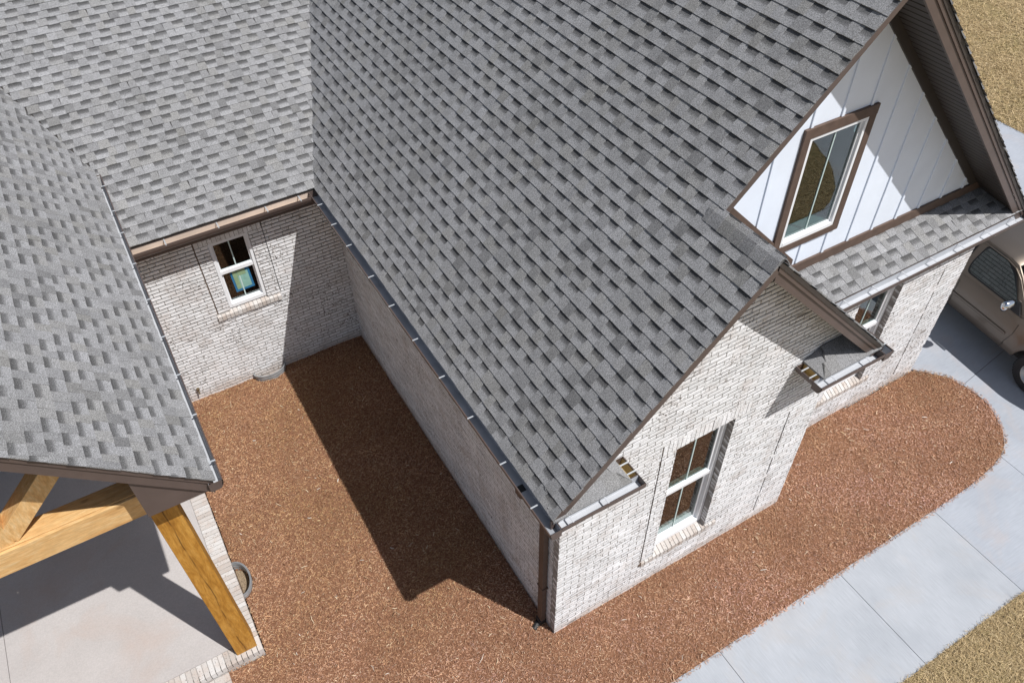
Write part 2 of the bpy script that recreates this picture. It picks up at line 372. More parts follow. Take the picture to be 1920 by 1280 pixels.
brick_wall('wall', V3((BX0, YC, 0)), X, -Y, -BX0, 3.45, [(bk[0], bk[1], K0, K1), (BS[0] - .03, BS[1], 23 * CH, K0 + .01), (BS[0], BS[1], K1, 48 * CH)], (), .08, [(BS[0], K0 - .1, 48 * CH, .02), (BS[1] + .008, K0, 48 * CH, .012)])
OB = V3((BX0, YC, 0))
mb = MB(); soldier(mb, OB, X, -Y, BS[0] + .01, BS[1], K1, 48 * CH); mb.build('soldier_course', [BRICK, MORTAR], HOUSE, fix=False)
mb = MB(); sill(mb, OB, X, -Y, BS[0] - .03, BS[1], K0 + .015, K0 - .05, -.07, .03, .085); mb.build('brick_sill', [ROWLOCK, MORTAR], HOUSE)
mb = MB(); mb.box((BX0 + BS[0] - .01, YC + .012, K0 - .1), (BX0 + BS[0] + .01, YC + .09, 48 * CH)); mb.build('expansion_joint', CAULK, HOUSE)
# plain inner body so no daylight passes through; right flank and rear of the house
mb = MB()
mb.box((.101, .55, -.1), (XA - .101, YB + .55, 3.3)); mb.box((.101, YB + .551, -.1), (XE - .1, 15.9, 3.3))
mb.box((BX0, YC + .6, -.1), (.1, 13.3, 3.3))
mb.build('inner_wall', DECK, HOUSE)
brick_wall('wall', V3((XE, YB + .105, 0)), Y, X, 8.6, 3.45, (), (), .02)
mb = MB(); mb.box((XE - .099, YB + 8.75, -.1), (XE - .002, 16, 3.45)); mb.box((0.01, 15.9, -.1), (XE - .1, 16, 3.45)); mb.box((BX0, 13.3, -.1), (.1, 13.4, 3.45))
mb.build('rear_wall', BRICK, HOUSE)

# ------------------------------------------------------------------ windows
def window(O, U, N, u0, u1, z0, z1, n0, fr=.062, rail=None, sash=.04, grille=True, name='window', inner=.16):
    """frame, sash(es), panes and grille; n0 = how far the frame face lies behind the wall face"""
    mb = MB(); d0, d1 = n0 - .09, n0
    mb.fbox(O, U, Z, N, (u0, z0, d0), (u0 + fr, z1, d1)); mb.fbox(O, U, Z, N, (u1 - fr, z0, d0), (u1, z1, d1))
    mb.fbox(O, U, Z, N, (u0 + fr, z0, d0), (u1 - fr, z0 + fr * 1.3, d1 + .004)); mb.fbox(O, U, Z, N, (u0 + fr, z1 - fr, d0), (u1 - fr, z1, d1 - .002))
    w = mb.build(name, VINYL, HOUSE, bevel=.004)
    a, b, lo, hi = u0 + fr, u1 - fr, z0 + fr * 1.3, z1 - fr
    panes = [(lo, hi, -.03)] if rail is None else [(rail + .03, hi, -.03), (lo, rail - .03, -.055)]
    if rail is not None:
        mb = MB(); mb.fbox(O, U, Z, N, (a, rail - .035, d1 - .07), (b, rail + .035, d1 - .012)); mb.build('meeting_rail', VINYL, w, bevel=.004)
    for i, (p, q, dn) in enumerate(panes):
        mb = MB(); f = sash; n1 = d1 + dn
        mb.fbox(O, U, Z, N, (a, p, n1 - .03), (a + f, q, n1)); mb.fbox(O, U, Z, N, (b - f, p, n1 - .03), (b, q, n1))
        mb.fbox(O, U, Z, N, (a + f, p, n1 - .03), (b - f, p + f, n1 - .001)); mb.fbox(O, U, Z, N, (a + f, q - f, n1 - .03), (b - f, q, n1 - .001))
        mb.build('sash', VINYL, w, bevel=.003)
        mb = MB(); mb.fbox(O, U, Z, N, (a + f - .004, p + f - .004, n1 - .018), (b - f + .004, q - f + .004, n1 - .014)); mb.build('pane', GLASS, w)
        if grille:
            m = (a + b) / 2
            mb = MB(); mb.fbox(O, U, Z, N, (m - .009, p + f, n1 - .0135), (m + .009, q - f, n1 - .006)); mb.build('grille_bar', GRILLE, w)
    n1 = d1 - .06
    if inner:                                            # board inside the room, seen through the glass
        mb = MB(); mb.fbox(O, U, Z, N, (a, z0 + fr * .6, n1 - inner), (b, z0 + fr * 1.3 + sash + .004, n1 - .03)); mb.build('inner_sill', VINYL, w)
    if inner and rail is not None:
        mb = MB(); mb.fbox(O, U, Z, N, (a, rail - .04, d1 - .13), (b, rail + .042, d1 - .072)); mb.build('inner_rail', VINYL, w)
    return w
window(FW, X, -Y, fwin[0] + .004, fwin[1] - .004, F0 + .09, F1 - .004, -.095, .06, 1.925, inner=.09)
window(BW + X * XA, X, -Y, bwin[0] + .004, bwin[1] - .004, F0 + .09, F1 - .004, -.095, .06, 1.925, inner=.09)
wb = window(OB, X, -Y, bk[0] + .004, bk[1] - .004, K0 + .02, K1 - .003, -.02, .052, 2.43, .022, inner=0)
# sticker taped inside the lower sash of the courtyard window (sits in front of the pane, 3 mm proud)
def card(name, mat, u0, u1, z0, z1, n, tilt):
    mb = MB(); c = (u0 + u1) / 2; zc = (z0 + z1) / 2; ct, st = math.cos(tilt), math.sin(tilt)
    Ur = X * ct + Z * st; Vr = Z * ct - X * st; O = OB + X * c + Z * zc
    mb.fbox(O, Ur, Vr, -Y, (u0 - c, z0 - zc, n - .0015), (u1 - c, z1 - zc, n)); mb.build(name, mat, wb)
sm = (bk[0] + bk[1]) / 2 + .03
card('blue_tape', BLUE, sm - .16, sm + .15, 1.93, 2.34, -.0855, .03)
card('sticker', LABELG, sm - .125, sm + .115, 1.975, 2.30, -.0835, .03)
card('sticker', LABELY, sm - .128, sm - .06, 1.985, 2.385, -.0815, .03)
card('sticker', LABELY, sm - .058, sm + .075, 2.24, 2.385, -.0805, .03)

# ------------------------------------------------------------------ roof decks
mb = MB()
def deck(mb, pts, zf, t):                              # plan polygon -> slab hanging t below the plane zf
    mb.prism([(x, y, zf(x, y) - .006) for x, y in pts], (0, 0, -t))
yv = lambda x: YC - G + .06 + (zl(x) + .0 - 3.612) / MM  # where the left slope meets the rear roof
deck(mb, [(-.285, YL + .03), (XS, YL + .03), (XS, YR + .03), (XR, YR + .03), (XR, 16.3), (-.285, 16.3)], lambda x, y: zl(x), .19)
deck(mb, [(XS, YL + .03), (XA + .285, YL + .03), (XA + .285, YU - .01), (XS, YU - .01)], lambda x, y: zsr(x), .22)
deck(mb, [(XR, YR + .03), (8.36, YR + .03), (8.36, 16.3), (XR, 16.3)], lambda x, y: zur(x), .22)
deck(mb, [(XA - .3, YB - .27), (XE + .22, YB - .27), (XE + .22, YU + .05), (XA - .3, YU + .05)], lambda x, y: zsh(y), .15)
deck(mb, [(BX0 - .3, YC - .285), (4.4, YC - .285), (4.4, 13.0), (BX0 - .3, 13.0)], lambda x, y: zm(y), .17)
deck(mb, [(BX0 - .3, 13.0), (3, 13.0), (3, 19.0), (BX0 - .3, 19.0)], lambda x, y: zm(26.0 - y), .17)
yp = 15.5
deck(mb, [(PX - .06, PY + .03), (PR, PY + .03), (PR, yp), (PX - .06, yp)], lambda x, y: zp(x), .17)
deck(mb, [(PR, PY + .03), (-7.09, PY + .03), (-7.09, yp), (PR, yp)], lambda x, y: zp(x), .17)
ROOF = mb.build('roof', DECK, HOUSE)

# ------------------------------------------------------------------ shingles: every course a strip of real thickness
EXP = .155
def shingles(name, O, U, V, nrow, u_lo, u_hi, seed, parent, v_start=0.0, v_end=99.):
    rnd = random.Random(seed); mb = MB(); N = U.cross(V)
    if N.z < 0: N = -N
    P = lambda u, v, n: O + U * u + V * v + N * n
    for k in range(nrow):
        v0 = v_start + k * EXP; vm = v0 + EXP * .5; v1 = min(v0 + EXP + .012, v_end)
        a, b = u_lo(vm), u_hi(vm)
        if b - a < .05 or v1 - v0 < .03: continue
        hb, ht = .0155, .0215                            # butt height of the under-layer and of the laminated tooth
        PATS = ((.15, .15, .17, .13, .12, .14, .14), (.13, .14, .12, .16, .16, .15, .14), (.17, .12, .14, .15, .13, .16, .13), (.12, .16, .15, .13, .17, .14, .13))
        seq = []; u = a - 1.02 - (k * .1525) % 1.0; tooth = True
        ph = rnd.uniform(0, 6.28)
        def wob(u): return .0022 * math.sin(u * 1.7 + ph) + .0012 * math.sin(u * 6.1 + ph * 2)
        while u < b:
            if not seq: seq = list(rnd.choice(PATS)); tooth = True
            w = seq.pop(0) * rnd.uniform(.9, 1.1) * (.93 if tooth else 1.16)
            s, e = max(u, a), min(u + w, b)
            if e - s > .004:
                dv = wob(s); dv2 = wob(e); jit = rnd.uniform(-.0015, .0025)
                t = min(1, max(0, rnd.gauss(.55, .12))) if rnd.random() < .92 else rnd.uniform(.05, .25); warm = rnd.random() ** 4
                if tooth:
                    sl = rnd.uniform(-.006, .012)
                    h = ht + jit
                    q = [P(s, v0 + dv, h), P(e, v0 + dv2, h + rnd.uniform(-.001, .001)), P(e - sl, v1, .004 + h * .12), P(s + sl, v1, .004 + h * .12), P(s, v0 + dv, 0.001), P(e, v0 + dv2, 0.001), P(e - sl, v1, 0), P(s + sl, v1, 0)]
                    mb.add(q, [(0, 1, 2, 3), (4, 5, 1, 0), (5, 6, 2, 1), (7, 4, 0, 3)], [(t, 0, warm)] * 8)
                else:
                    h = hb + jit * .5; t = min(1.0, t * .4 + .68)
                    vb = v0 + EXP * rnd.uniform(.38, .50); vc = v0 + EXP * rnd.uniform(.60, .70)
                    s2, e2 = s - .008, e + .008
                    hv = lambda v: h * (1 - (v - v0) / (v1 - v0) * .8)
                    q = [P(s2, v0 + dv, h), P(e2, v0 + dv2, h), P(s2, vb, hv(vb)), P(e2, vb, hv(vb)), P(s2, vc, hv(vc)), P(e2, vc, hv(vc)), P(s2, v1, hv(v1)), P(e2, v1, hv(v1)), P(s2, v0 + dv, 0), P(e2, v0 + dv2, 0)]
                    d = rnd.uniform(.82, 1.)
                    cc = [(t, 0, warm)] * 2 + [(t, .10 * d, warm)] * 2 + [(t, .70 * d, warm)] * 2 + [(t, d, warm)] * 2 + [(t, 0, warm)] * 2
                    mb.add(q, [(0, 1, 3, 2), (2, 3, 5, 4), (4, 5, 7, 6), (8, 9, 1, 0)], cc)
            u += w; tooth = not tooth if seq or not tooth else True
    return mb.build(name, SHINGLE, parent, fix=False)
r2 = math.sqrt(.5)
# left slope of the wing: u runs along +Y, v up the slope
v_small = (XS - EAVE) / r2
def up_lo(v): return (YL if v < v_small else YR - .012)
def up_hi(v): return min(YC - G + .06 + (EAVE + v * r2 - EAVE + ZE - 3.612) / MM + .10, 16.3)
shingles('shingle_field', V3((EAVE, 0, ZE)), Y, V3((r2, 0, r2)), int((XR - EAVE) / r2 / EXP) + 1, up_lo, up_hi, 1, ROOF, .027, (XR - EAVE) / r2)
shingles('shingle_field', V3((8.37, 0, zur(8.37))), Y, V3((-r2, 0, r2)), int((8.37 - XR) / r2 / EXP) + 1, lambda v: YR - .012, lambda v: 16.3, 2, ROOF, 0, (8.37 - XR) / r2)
xe2 = XA + G - .09
shingles('shingle_field', V3((xe2, 0, zsr(xe2))), Y, V3((-r2, 0, r2)), int((xe2 - XS) / r2 / EXP) + 1, lambda v: YL, lambda v: YU - .02, 3, ROOF, 0, (xe2 - XS) / r2)
cs = 1 / math.sqrt(1 + .44 ** 2)
shingles('shingle_field', V3((0, Y_SH, 3.622)), X, V3((0, cs, .44 * cs)), int((YU - Y_SH + .03) / cs / EXP) + 1, lambda v: xe2 - .35 - v * .2, lambda v: XE + .235, 4, ROOF, .05)
cm = 1 / math.sqrt(1 + MM ** 2); ym0 = YC - G + .06
def main_lo(v):
    z = 3.612 + v * cm * MM
    return PX - .30 if z < PZ else max(PX - (z - PZ) + .02, PR)
def main_hi(v):
    z = 3.612 + v * cm * MM
    return EAVE + (z - ZE) + .03
shingles('shingle_field', V3((0, ym0, 3.612)), X, V3((0, cm, MM * cm)), int((13.0 - ym0) / cm / EXP), main_lo, main_hi, 5, ROOF, .078)
def por_hi(v):
    z = PZ + v * r2; return YC - G + .06 + (z - 3.612) / MM + .12
shingles('shingle_field', V3((PX, 0, PZ)), Y, V3((-r2, 0, r2)), int((PX - PR) / r2 / EXP) + 1, lambda v: PY - .012, por_hi, 6, ROOF, -.025, (PX - PR) / r2)
shingles('shingle_field', V3((2 * PR - PX, 0, PZ)), Y, V3((r2, 0, r2)), int((PX - PR) / r2 / EXP) + 1, lambda v: PY - .012, por_hi, 8, ROOF, -.025, (PX - PR) / r2)
# ridge caps: bent shingles lapped along the ridges
def ridge(name, x, z, y0, y1, half=.15):
    mb = MB(); y = y0; rnd = random.Random(3); n = 6
    while y < y1:
        ye = min(y + .205, y1 + .03); t = min(1, max(0, rnd.gauss(.5, .25))); vs = []
        for (yy, dz) in ((y, .034), (ye, .022)):
            for lay in (0, 1):
                for i in range(n + 1):
                    a = -1 + 2 * i / n; drop = (math.sqrt((a * half) ** 2 + .045 ** 2) - .045)
                    vs.append((x + a * half * .80, yy, z + dz - drop * 1.22 - lay * .012))
        m = n + 1; fs = []
        for i in range(n):
            fs += [(i, i + 1, 2 * m + i + 1, 2 * m + i), (i, m + i, m + i + 1, i + 1)]
        mb.add(vs, fs, (t, 0, rnd.random() ** 3)); y += .15
    return mb.build(name, SHINGLE, ROOF, smooth=False)
ridge('ridge_cap', XS, ZS + .012, YL - .005, YR + .1)
ridge('ridge_cap', XR, ZR + .012, YR - .01, 16.2)
ridge('ridge_cap', PR, zp(PR) + .012, PY - .01, 9.9)

# ------------------------------------------------------------------ rake boards, soffits
def rake(name, x0, x1, zf, y, top, bot, th, mat=BRONZE, parent=None):
    mb = MB(); a, b = (x0, x1)
    mb.prism([(a, y, zf(a) - top), (b, y, zf(b) - top), (b, y, zf(b) - bot), (a, y, zf(a) - bot)], (0, th, 0))
    return mb.build(name, mat, parent or HOUSE)
rake('fascia', EAVE - .005, XS, zl, YL + .012, .004, .165, .03)
f1 = rake('fascia', XS, xe2 + .01, zsr, YL + .026, .13, .26, .03)
rake('drip_strip', XS - .02, xe2 + .02, zsr, YL + .004, .006, .07, .045, DARKTRIM, f1)
rake('drip_strip', XS - .02, xe2 + .02, zsr, YL + .012, .07, .13, .04, BRONZE, f1)
rake('fascia', XS - .08, XR, zl, YR + .012, .004, .165, .03)
f2 = rake('fascia', XR, 8.36, zur, YR + .026, .13, .27, .03)
rake('drip_strip', XR - .02, 8.37, zur, YR + .004, .006, .07, .045, DARKTRIM, f2)
rake('drip_strip', XR - .02, 8.37, zur, YR + .014, .07, .13, .04, BRONZE, f2)
f3 = rake('fascia', PX - .02, PR, zp, PY + .026, .085, .25, .03)
rake('drip_strip', PX, PR, zp, PY + .010, .004, .085, .04, BRONZE, f3)
f4 = rake('fascia', PR, 2 * PR - PX, zp, PY + .026, .085, .25, .03)
rake('drip_strip', PR, 2 * PR - PX, zp, PY + .010, .004, .085, .04, BRONZE, f4)
# soffits: grooved under the high gable, plain under the small one
mb = MB(); s = 0.; Lr = (8.3 - XR) * math.sqrt(2)
while s < Lr - .05:
    xa, xb = XR + s * r2, XR + min(s + .094, Lr) * r2
    mb.prism([(xa, YR + .057, zur(xa) - .236), (xb, YR + .057, zur(xb) - .236), (xb, YU - .003, zur(xb) - .236), (xa, YU - .003, zur(xa) - .236)], (0, 0, -.012)); s += .122
mb.build('soffit', DARKTRIM, HOUSE)
mb = MB()
mb.prism([(XS, YR + .045, zl(XS) - .2), (XR, YR + .045, zl(XR) - .2), (XR, YU - .003, zl(XR) - .2), (XS, YU - .003, zl(XS) - .2)], (0, 0, -.012))
mb.build('soffit', DARKTRIM, HOUSE)
mb = MB()
mb.prism([(XS, YL + .058, zsr(XS) - .232), (xe2 - .02, YL + .058, zsr(xe2 - .02) - .232), (xe2 - .02, -.004, zsr(xe2 - .02) - .232), (XS, -.004, zsr(XS) - .232)], (0, 0, -.010))
mb.build('soffit', DARKTRIM, HOUSE); mb = MB()
mb.prism([(EAVE, YL + .045, zl(EAVE) - .20), (XS, YL + .045, zl(XS) - .20), (XS, -.004, zl(XS) - .20), (EAVE, -.004, zl(EAVE) - .20)], (0, 0, -.010))
mb.build('soffit', DARKTRIM, HOUSE)
# eave soffits and eave fascias
for a, b in (((-.29, .1, 3.36), (-.002, YC - .01, 3.40)), ((BX0 - .2, YC - .29, 3.36), (-.292, YC - .002, 3.40)), ((XA + .002, YB - .27, 3.40), (XE + .2, YB - .002, 3.43)), ((XA + .002, -.02, 3.36), (XA + .285, YB - .272, 3.398))):
    mb = MB(); mb.box(a, b); mb.build('soffit', BRONZE, HOUSE)
for a, b in (((-.288, -.28, 3.36), (-.270, YC - .27, 3.60)), ((BX0 - .2, YC - .288, 3.36), (-.29, YC - .270, 3.60)), ((XA + .3, YB - .276, 3.40), (XE + .22, YB - .258, 3.60)), ((XA + .27, -.28, 3.36), (XA + .288, YB - .28, 3.60)), ((PX - .062, PY + .06, 3.98), (PX - .043, 9.2, 4.14))):
    mb = MB(); mb.box(a, b); mb.build('fascia', BRONZE, HOUSE)

# ------------------------------------------------------------------ white gable wall
mb = MB(); ZU = 4.03
wz0, wz1, wu0, wu1 = 4.47, 6.03, 3.775, 4.705
ztop = lambda x: (zl(x) if x < XR else zur(x)) - .2
zbot = lambda x: zsr(x) - .05 if x < 3.95 else 3.75
bks = sorted([XS + .1, 3.95, 8.0, XR, wu0, wu1] + [2.86 + .4575 * i for i in range(11)])
for xa, xb in zip(bks[:-1], bks[1:]):
    e = 1e-5
    col = lambda za, zb_, zc, zd: mb.prism([(xa, YU, za), (xb, YU, zb_), (xb, YU, zc), (xa, YU, zd)], (0, .1, 0))
    if xa >= wu0 - e and xb <= wu1 + e:
        col(zbot(xa + e), zbot(xb - e), wz0, wz0); col(wz1, wz1, ztop(xb), ztop(xa))
    else: col(zbot(xa + e), zbot(xb - e), ztop(xb), ztop(xa))
for i in range(11):
    x = 2.86 + .4575 * i
    zt = ztop(x) - .04; zb = max(ZU, zsr(x) + .2 if x < 4.25 else ZU)
    for p, q in ([(zb, 4.40), (6.13, zt)] if 3.7 < x < 4.79 else [(zb, zt)]):
        if q - p > .05: mb.box((x - .02, YU - .018, p), (x + .02, YU + .01, q))
gw = mb.build('gable_wall', WHITE, HOUSE)
mb = MB()
mb.box((4.07, YU - .03, 3.87), (7.95, YU + .01, ZU))
mb.build('skirt_board', CASING, HOUSE, bevel=.003)
mb = MB(); xa, xb = XS + .55, 4.13
mb.prism([(xa, YU - .028, zsr(xa) + .02), (xb, YU - .028, zsr(xb) + .02), (xb, YU - .028, zsr(xb) + .205), (xa, YU - .028, zsr(xa) + .205)], (0, .035, 0))
mb.build('skirt_board', CASING, HOUSE)
mb = MB()
mb.prism([(XR, YU - .026, zur(XR) - .245), (7.93, YU - .026, zur(7.93) - .245), (7.93, YU - .026, zur(7.93) - .40), (XR, YU - .026, zur(XR) - .40)], (0, .03, 0))
mb.build('frieze_board', DARKTRIM, HOUSE); mb = MB()
mb.prism([(XS + .3, YU - .026, zl(XS + .3) - .205), (XR, YU - .026, zl(XR) - .205), (XR, YU - .026, zl(XR) - .34), (XS + .3, YU - .026, zl(XS + .3) - .34)], (0, .03, 0))
mb.build('frieze_board', DARKTRIM, HOUSE)
UW = V3((0, YU, 0))
cu0, cu1, cz0, cz1 = 3.675, 4.805, 4.385, 6.14
mb = MB(); mb.fbox(UW, X, Z, -Y, (cu0, cz1 - .13, 0), (cu1, cz1, .038)); mb.fbox(UW, X, Z, -Y, (cu0, cz0, 0), (cu1, cz0 + .10, .036))
mb.fbox(UW, X, Z, -Y, (cu0 + .001, cz0 + .10, 0), (cu0 + .11, cz1 - .13, .034)); mb.fbox(UW, X, Z, -Y, (cu1 - .11, cz0 + .10, 0), (cu1 - .001, cz1 - .13, .034))
mb.build('window_casing', CASING, HOUSE, bevel=.003)
window(UW, X, -Y, cu0 + .11, cu1 - .11, cz0 + .10, cz1 - .13, .028, .045, None, .028, inner=.15)
mb = MB(); mb.box((3.3, YU + .45, 4.1), (5.2, YU + .5, 6.4)); mb.build('inner_wall', DECK, HOUSE)

# ------------------------------------------------------------------ gutters
def gutter(A, B, out, name='gutter', wid=.14, liner=None):
    """K-style trough from A to B (outer top lip); out = outward normal; A, B at lip height"""
    A, B, out = V3(A), V3(B), V3(out); h = .115; t = .004
    prof = [out * 0, out * -.012, out * -.012 - Z * .012, out * -.006 - Z * .016, out * -.03 - Z * (h - .02), out * -.045 - Z * h, out * -wid - Z * h, out * -wid, out * (-wid - t), out * (-wid - t) - Z * (h + t), out * -.043 - Z * (h + t), out * -.022 - Z * (h - .02), out * .0 - Z * .04, out * 0 - Z * .012]
    mb = MB(); mb.sweep(prof, A, B); gt = mb.build(name, BRONZE, HOUSE)
    d = (B - A).normalized()
    mb = MB()                                            # bare inside: a thin skin lining the trough
    lp = [out * -.0135 - Z * .018, out * -.033 - Z * (h - .022), out * -.047 - Z * (h - .003), out * (-wid + .003) - Z * (h - .003), out * (-wid + .003) - Z * .006,
          out * (-wid + .0015) - Z * .006, out * (-wid + .0015) - Z * (h - .0015), out * -.0455 - Z * (h - .0015), out * -.0315 - Z * (h - .022), out * -.012 - Z * .018]
    mb.sweep(lp, A + d * .006, B - d * .006); mb.build('gutter_lining', liner or LINER, gt)
    for p in (A, B - d * .004):
        mb = MB(); mb.sweep([out * 0, out * -wid, out * -wid - Z * h, out * -.045 - Z * h, out * -.004 - Z * .05], p, p + d * .004)
        mb.build('end_cap', BRONZE, gt)
    return gt
def straps(gt, A, out, d, dists, wid=.14, w=.0085, z=.005, mat=None):
    """hidden hangers that cross the trough"""
    A, out, d = V3(A), V3(out), V3(d)
    mb = MB(); mb.fbox(V3((0, 0, 0)), d, out, Z, (-w, -wid + .004, z - .004), (w, .002 if mat is None else -.014, z))
    if mat is None: mb.fbox(V3((0, 0, 0)), d, out, Z, (-w, -.006, -.014), (w, .003, z - .005))
    first = None
    for q in dists:
        p = A + d * q
        if first is None: first = mb.build('hanger', mat or STRAP, gt); first.location = p
        else: copy_part(first, p, gt)
LINER_SHADE = plain('shaded_gutter_inside', (.31, .325, .355, 1), .5, 0, .5, .15, 3)  # darker copy of LINER: shade in the left gutter is painted into the colour
gl = gutter((-G, -G, ZG), (-G, YC - .275, ZG), (-1, 0, 0), liner=LINER_SHADE); straps(gl, (-G, 0, ZG), (-1, 0, 0), (0, 1, 0), (6.07, 5.51, 4.94, 4.16, 3.49, 2.77, 2.04, 1.32, .58, -.06))
mb = MB(); mb.box((-G + .05, .22, ZG - .1125), (-G + .12, .31, ZG - .1095)); mb.build('outlet_hole', BLACK, gl)
TAN = plain('tan_gutter_inside', (.60, .50, .42, 1), .5, 0, .5, .10, 3)
gb = gutter((-3.5, YC - G, ZG), (-G - .006, YC - G, ZG), (0, -1, 0), liner=TAN); straps(gb, (0, YC - G, ZG), (0, -1, 0), (1, 0, 0), (-2.62, -1.86, -1.12, -.6))
wr = 1.212
def return_gutter(x0, x1, inner_x, inner_out, ss):
    gt = gutter((x0, -G, ZG), (x1, -G, ZG), (0, -1, 0)); straps(gt, (x0, -G, ZG), (0, -1, 0), (1, 0, 0), ss, w=.009, z=-.003, mat=LINER)
    gi = gutter((inner_x, -G + .146, ZG), (inner_x, -.012, ZG), inner_out, liner=BRASS); straps(gi, (inner_x, -G, ZG), inner_out, (0, 1, 0), (.20, .33), w=.009)
    return gt
BRASS = plain('bronze_gutter_inside', (.50, .39, .20, 1), .45, .1, .5, .15, 8)
return_gutter(-G + .146, -G + wr, -G + wr, (1, 0, 0), (.15, .59))
return_gutter(XA + G - wr, XA + G - .146, XA + G - wr, (-1, 0, 0), (.25, .83))
gr_ = gutter((XA + G, -G, ZG), (XA + G, Y_SH - .09, ZG), (1, 0, 0)); straps(gr_, (XA + G, 0, ZG), (1, 0, 0), (0, 1, 0), (-.3, .0, .25))
gs = gutter((XA + G - .0, YB - .423, ZG), (XE + .27, YB - .423, ZG), (0, -1, 0)); straps(gs, (0, YB - .423, ZG), (0, -1, 0), (1, 0, 0), (4.70, 5.23, 5.79, 6.36, 6.93, 7.50, 8.08), w=.010, z=-.003, mat=LINER)
gp = gutter((PX + .09, PY - .02, PZ - .03), (PX + .09, 7.62, PZ - .03), (1, 0, 0)); straps(gp, (PX + .09, 0, PZ - .03), (1, 0, 0), (0, 1, 0), (7.29, 6.6, 6.04, 5.3, 4.52, 3.78, 3.09, 2.43, 1.74))

# ------------------------------------------------------------------ boxed returns at the foot of the small gable
def boxed(xo, xi):
    """small hipped return: xo outer end, xi inner end"""
    sg = 1 if xi > xo else -1; zt = lambda y: 3.622 + .44 * (y + .335); d = .33
    A, B, Cc, D, E = (xo, -.335, zt(-.335)), (xi, -.335, zt(-.335)), (xi, -.006, zt(-.335)), (xi - sg * d, -.006, zt(-.006)), (xo + sg * .19, -.006, zt(-.006))
    rnd = random.Random(5); mb = MB()
    for poly, t in (((A, B, D, E), .42), ((B, Cc, D), .62)): mb.prism(poly, (0, 0, -.03), (t, .0, .0))
    for k in (1,):                                        # one lapped upper course
        y0 = -.335 + .145; x_in = xi - sg * .155
        u = xo + sg * .09; hi = False
        while (x_in - u) * sg > .04:
            w = min(.17, abs(x_in - u)); t = rnd.uniform(.3, .8)
            a, b = u, u + sg * w
            mb.prism([(a, y0, zt(y0) + .004), (b, y0, zt(y0) + .004), (b - (sg * .10 if abs(b - x_in) < .01 else 0), -.02, zt(-.02) + .004), (a, -.02, zt(-.02) + .004)], (0, 0, .004 if hi else .002), (t, 0 if hi else .25, rnd.random() ** 2)); u = b; hi = not hi
    u = xo + sg * .02; hi = True
    while (xi - u) * sg > .04:
        w = min(rnd.uniform(.13, .2), abs(xi - u)); t = rnd.uniform(.3, .9); a, b = u, u + sg * w
        mb.prism([(a, -.342, zt(-.342) + .003), (b, -.342, zt(-.342) + .003), (b - (sg * .145 if abs(b - xi) < .01 else 0), -.19, zt(-.19) + .003), (a, -.19, zt(-.19) + .003)], (0, 0, .004 if hi else .002), (t, 0 if hi else .2, rnd.random() ** 2)); u = b; hi = not hi
    mb.build('return_shingle', SHINGLE, ROOF)
    mb = MB(); lo, hi_ = min(xo, xi), max(xo, xi)
    mb.box((lo + .05, -.286, 3.37), (hi_ - .05, -.004, 3.585)); mb.build('boxed_return', BRONZE, HOUSE)
boxed(-.33, -G + wr - .12); boxed(XA + .33, XA + G - wr + .12)

# ------------------------------------------------------------------ downspouts
mb = MB(); prof = [X * -.038 + Y * -.052, X * .038 + Y * -.052, X * .038 + Y * .052, X * -.038 + Y * .052]
mb.sweep(prof, (-.052, .25, .10), (-.052, .25, 3.10)); mb.sweep(prof, (-.052, .25, 3.10), (-.37, .26, 3.40)); mb.sweep(prof, (-.37, .26, 3.40), (-.37, .26, ZG - .1185))
ds = mb.build('downspout', CASING, HOUSE, bevel=.008)
mb = MB(); mb.box((-.11, .19, -.03), (-.005, .31, .11)); mb.tube([(-.10, .25, .02), (-.20, .20, -.02)], .05, 12); mb.build('drain_adapter', BLACK, ds, bevel=.01)
for q in (1.0, 2.6):
    mb = MB(); mb.box((-.094, .185, q), (-.0, .315, q + .03)); mb.build('downspout_strap', CASING, ds)

# ------------------------------------------------------------------ porch
mb = MB(); mb.box((-7.0, 2.0, -.1), (-6.536, YC - .003, SLAB)); mb.box((-6.528, 2.0, -.1), (-3.757, YC - .003, SLAB)); mb.build('porch_floor', SLABM, HOUSE)
mb = MB(); mb.box((-7, 1.82, -.1), (-3.6, 1.999, .06), mi=1); mb.box((-3.756, 1.999, -.1), (-3.6, YC - .003, SLAB - .012), mi=1); mb.box((-7, 1.85, -.1), (-3.6, 2.0, SLAB - .012), mi=1)
u = -3.525                                               # rowlock edge: front run, then the side run; stretchers below
while u > -6.95:
    mb.box((u - .062, 1.775 + random.uniform(-.004, .004), .075), (u, 1.994, SLAB + random.uniform(-.003, .003)), brick_tone()); u -= .0715
u = 2.003
while u < YC - .06:
    mb.box((-3.752, u, .075), (-3.525 + random.uniform(-.004, .004), u + .062, SLAB + random.uniform(-.003, .003)), brick_tone()); u += .0715
for zz in (-.06, .007):
    u = -3.53 - (.1 if zz > 0 else 0)
    if zz > 0: mb.box((u + .01, 1.785, zz), (-3.527, 1.86, zz + .058), brick_tone())
    while u > -6.9:
        mb.box((u - .194, 1.785 + random.uniform(-.004, .004), zz), (u, 1.86, zz + .058), brick_tone()); u -= .204
    u = 1.87
    while u < YC - .2:
        mb.box((-3.6, u, zz), (-3.535 + random.uniform(-.004, .004), u + .194, zz + .058), brick_tone()); u += .204
mb.build('brick_edging', [ROWLOCK, MORTAR], HOUSE, fix=False)
mb = MB(); mb.box((-6.9, 1.29, -.2), (-4.05, 1.772, .03), mi=1)
for row, (ya, yb, st) in enumerate(((1.66, 1.765, .1), (1.30, 1.648, 0))):
    u = -4.032 + 0
    step = .204 if row == 0 else .0715
    while u > -6.85:
        mb.box((u - step + .01, ya, -.02), (u, yb, .045 + random.uniform(-.003, .003)), brick_tone()); u -= step
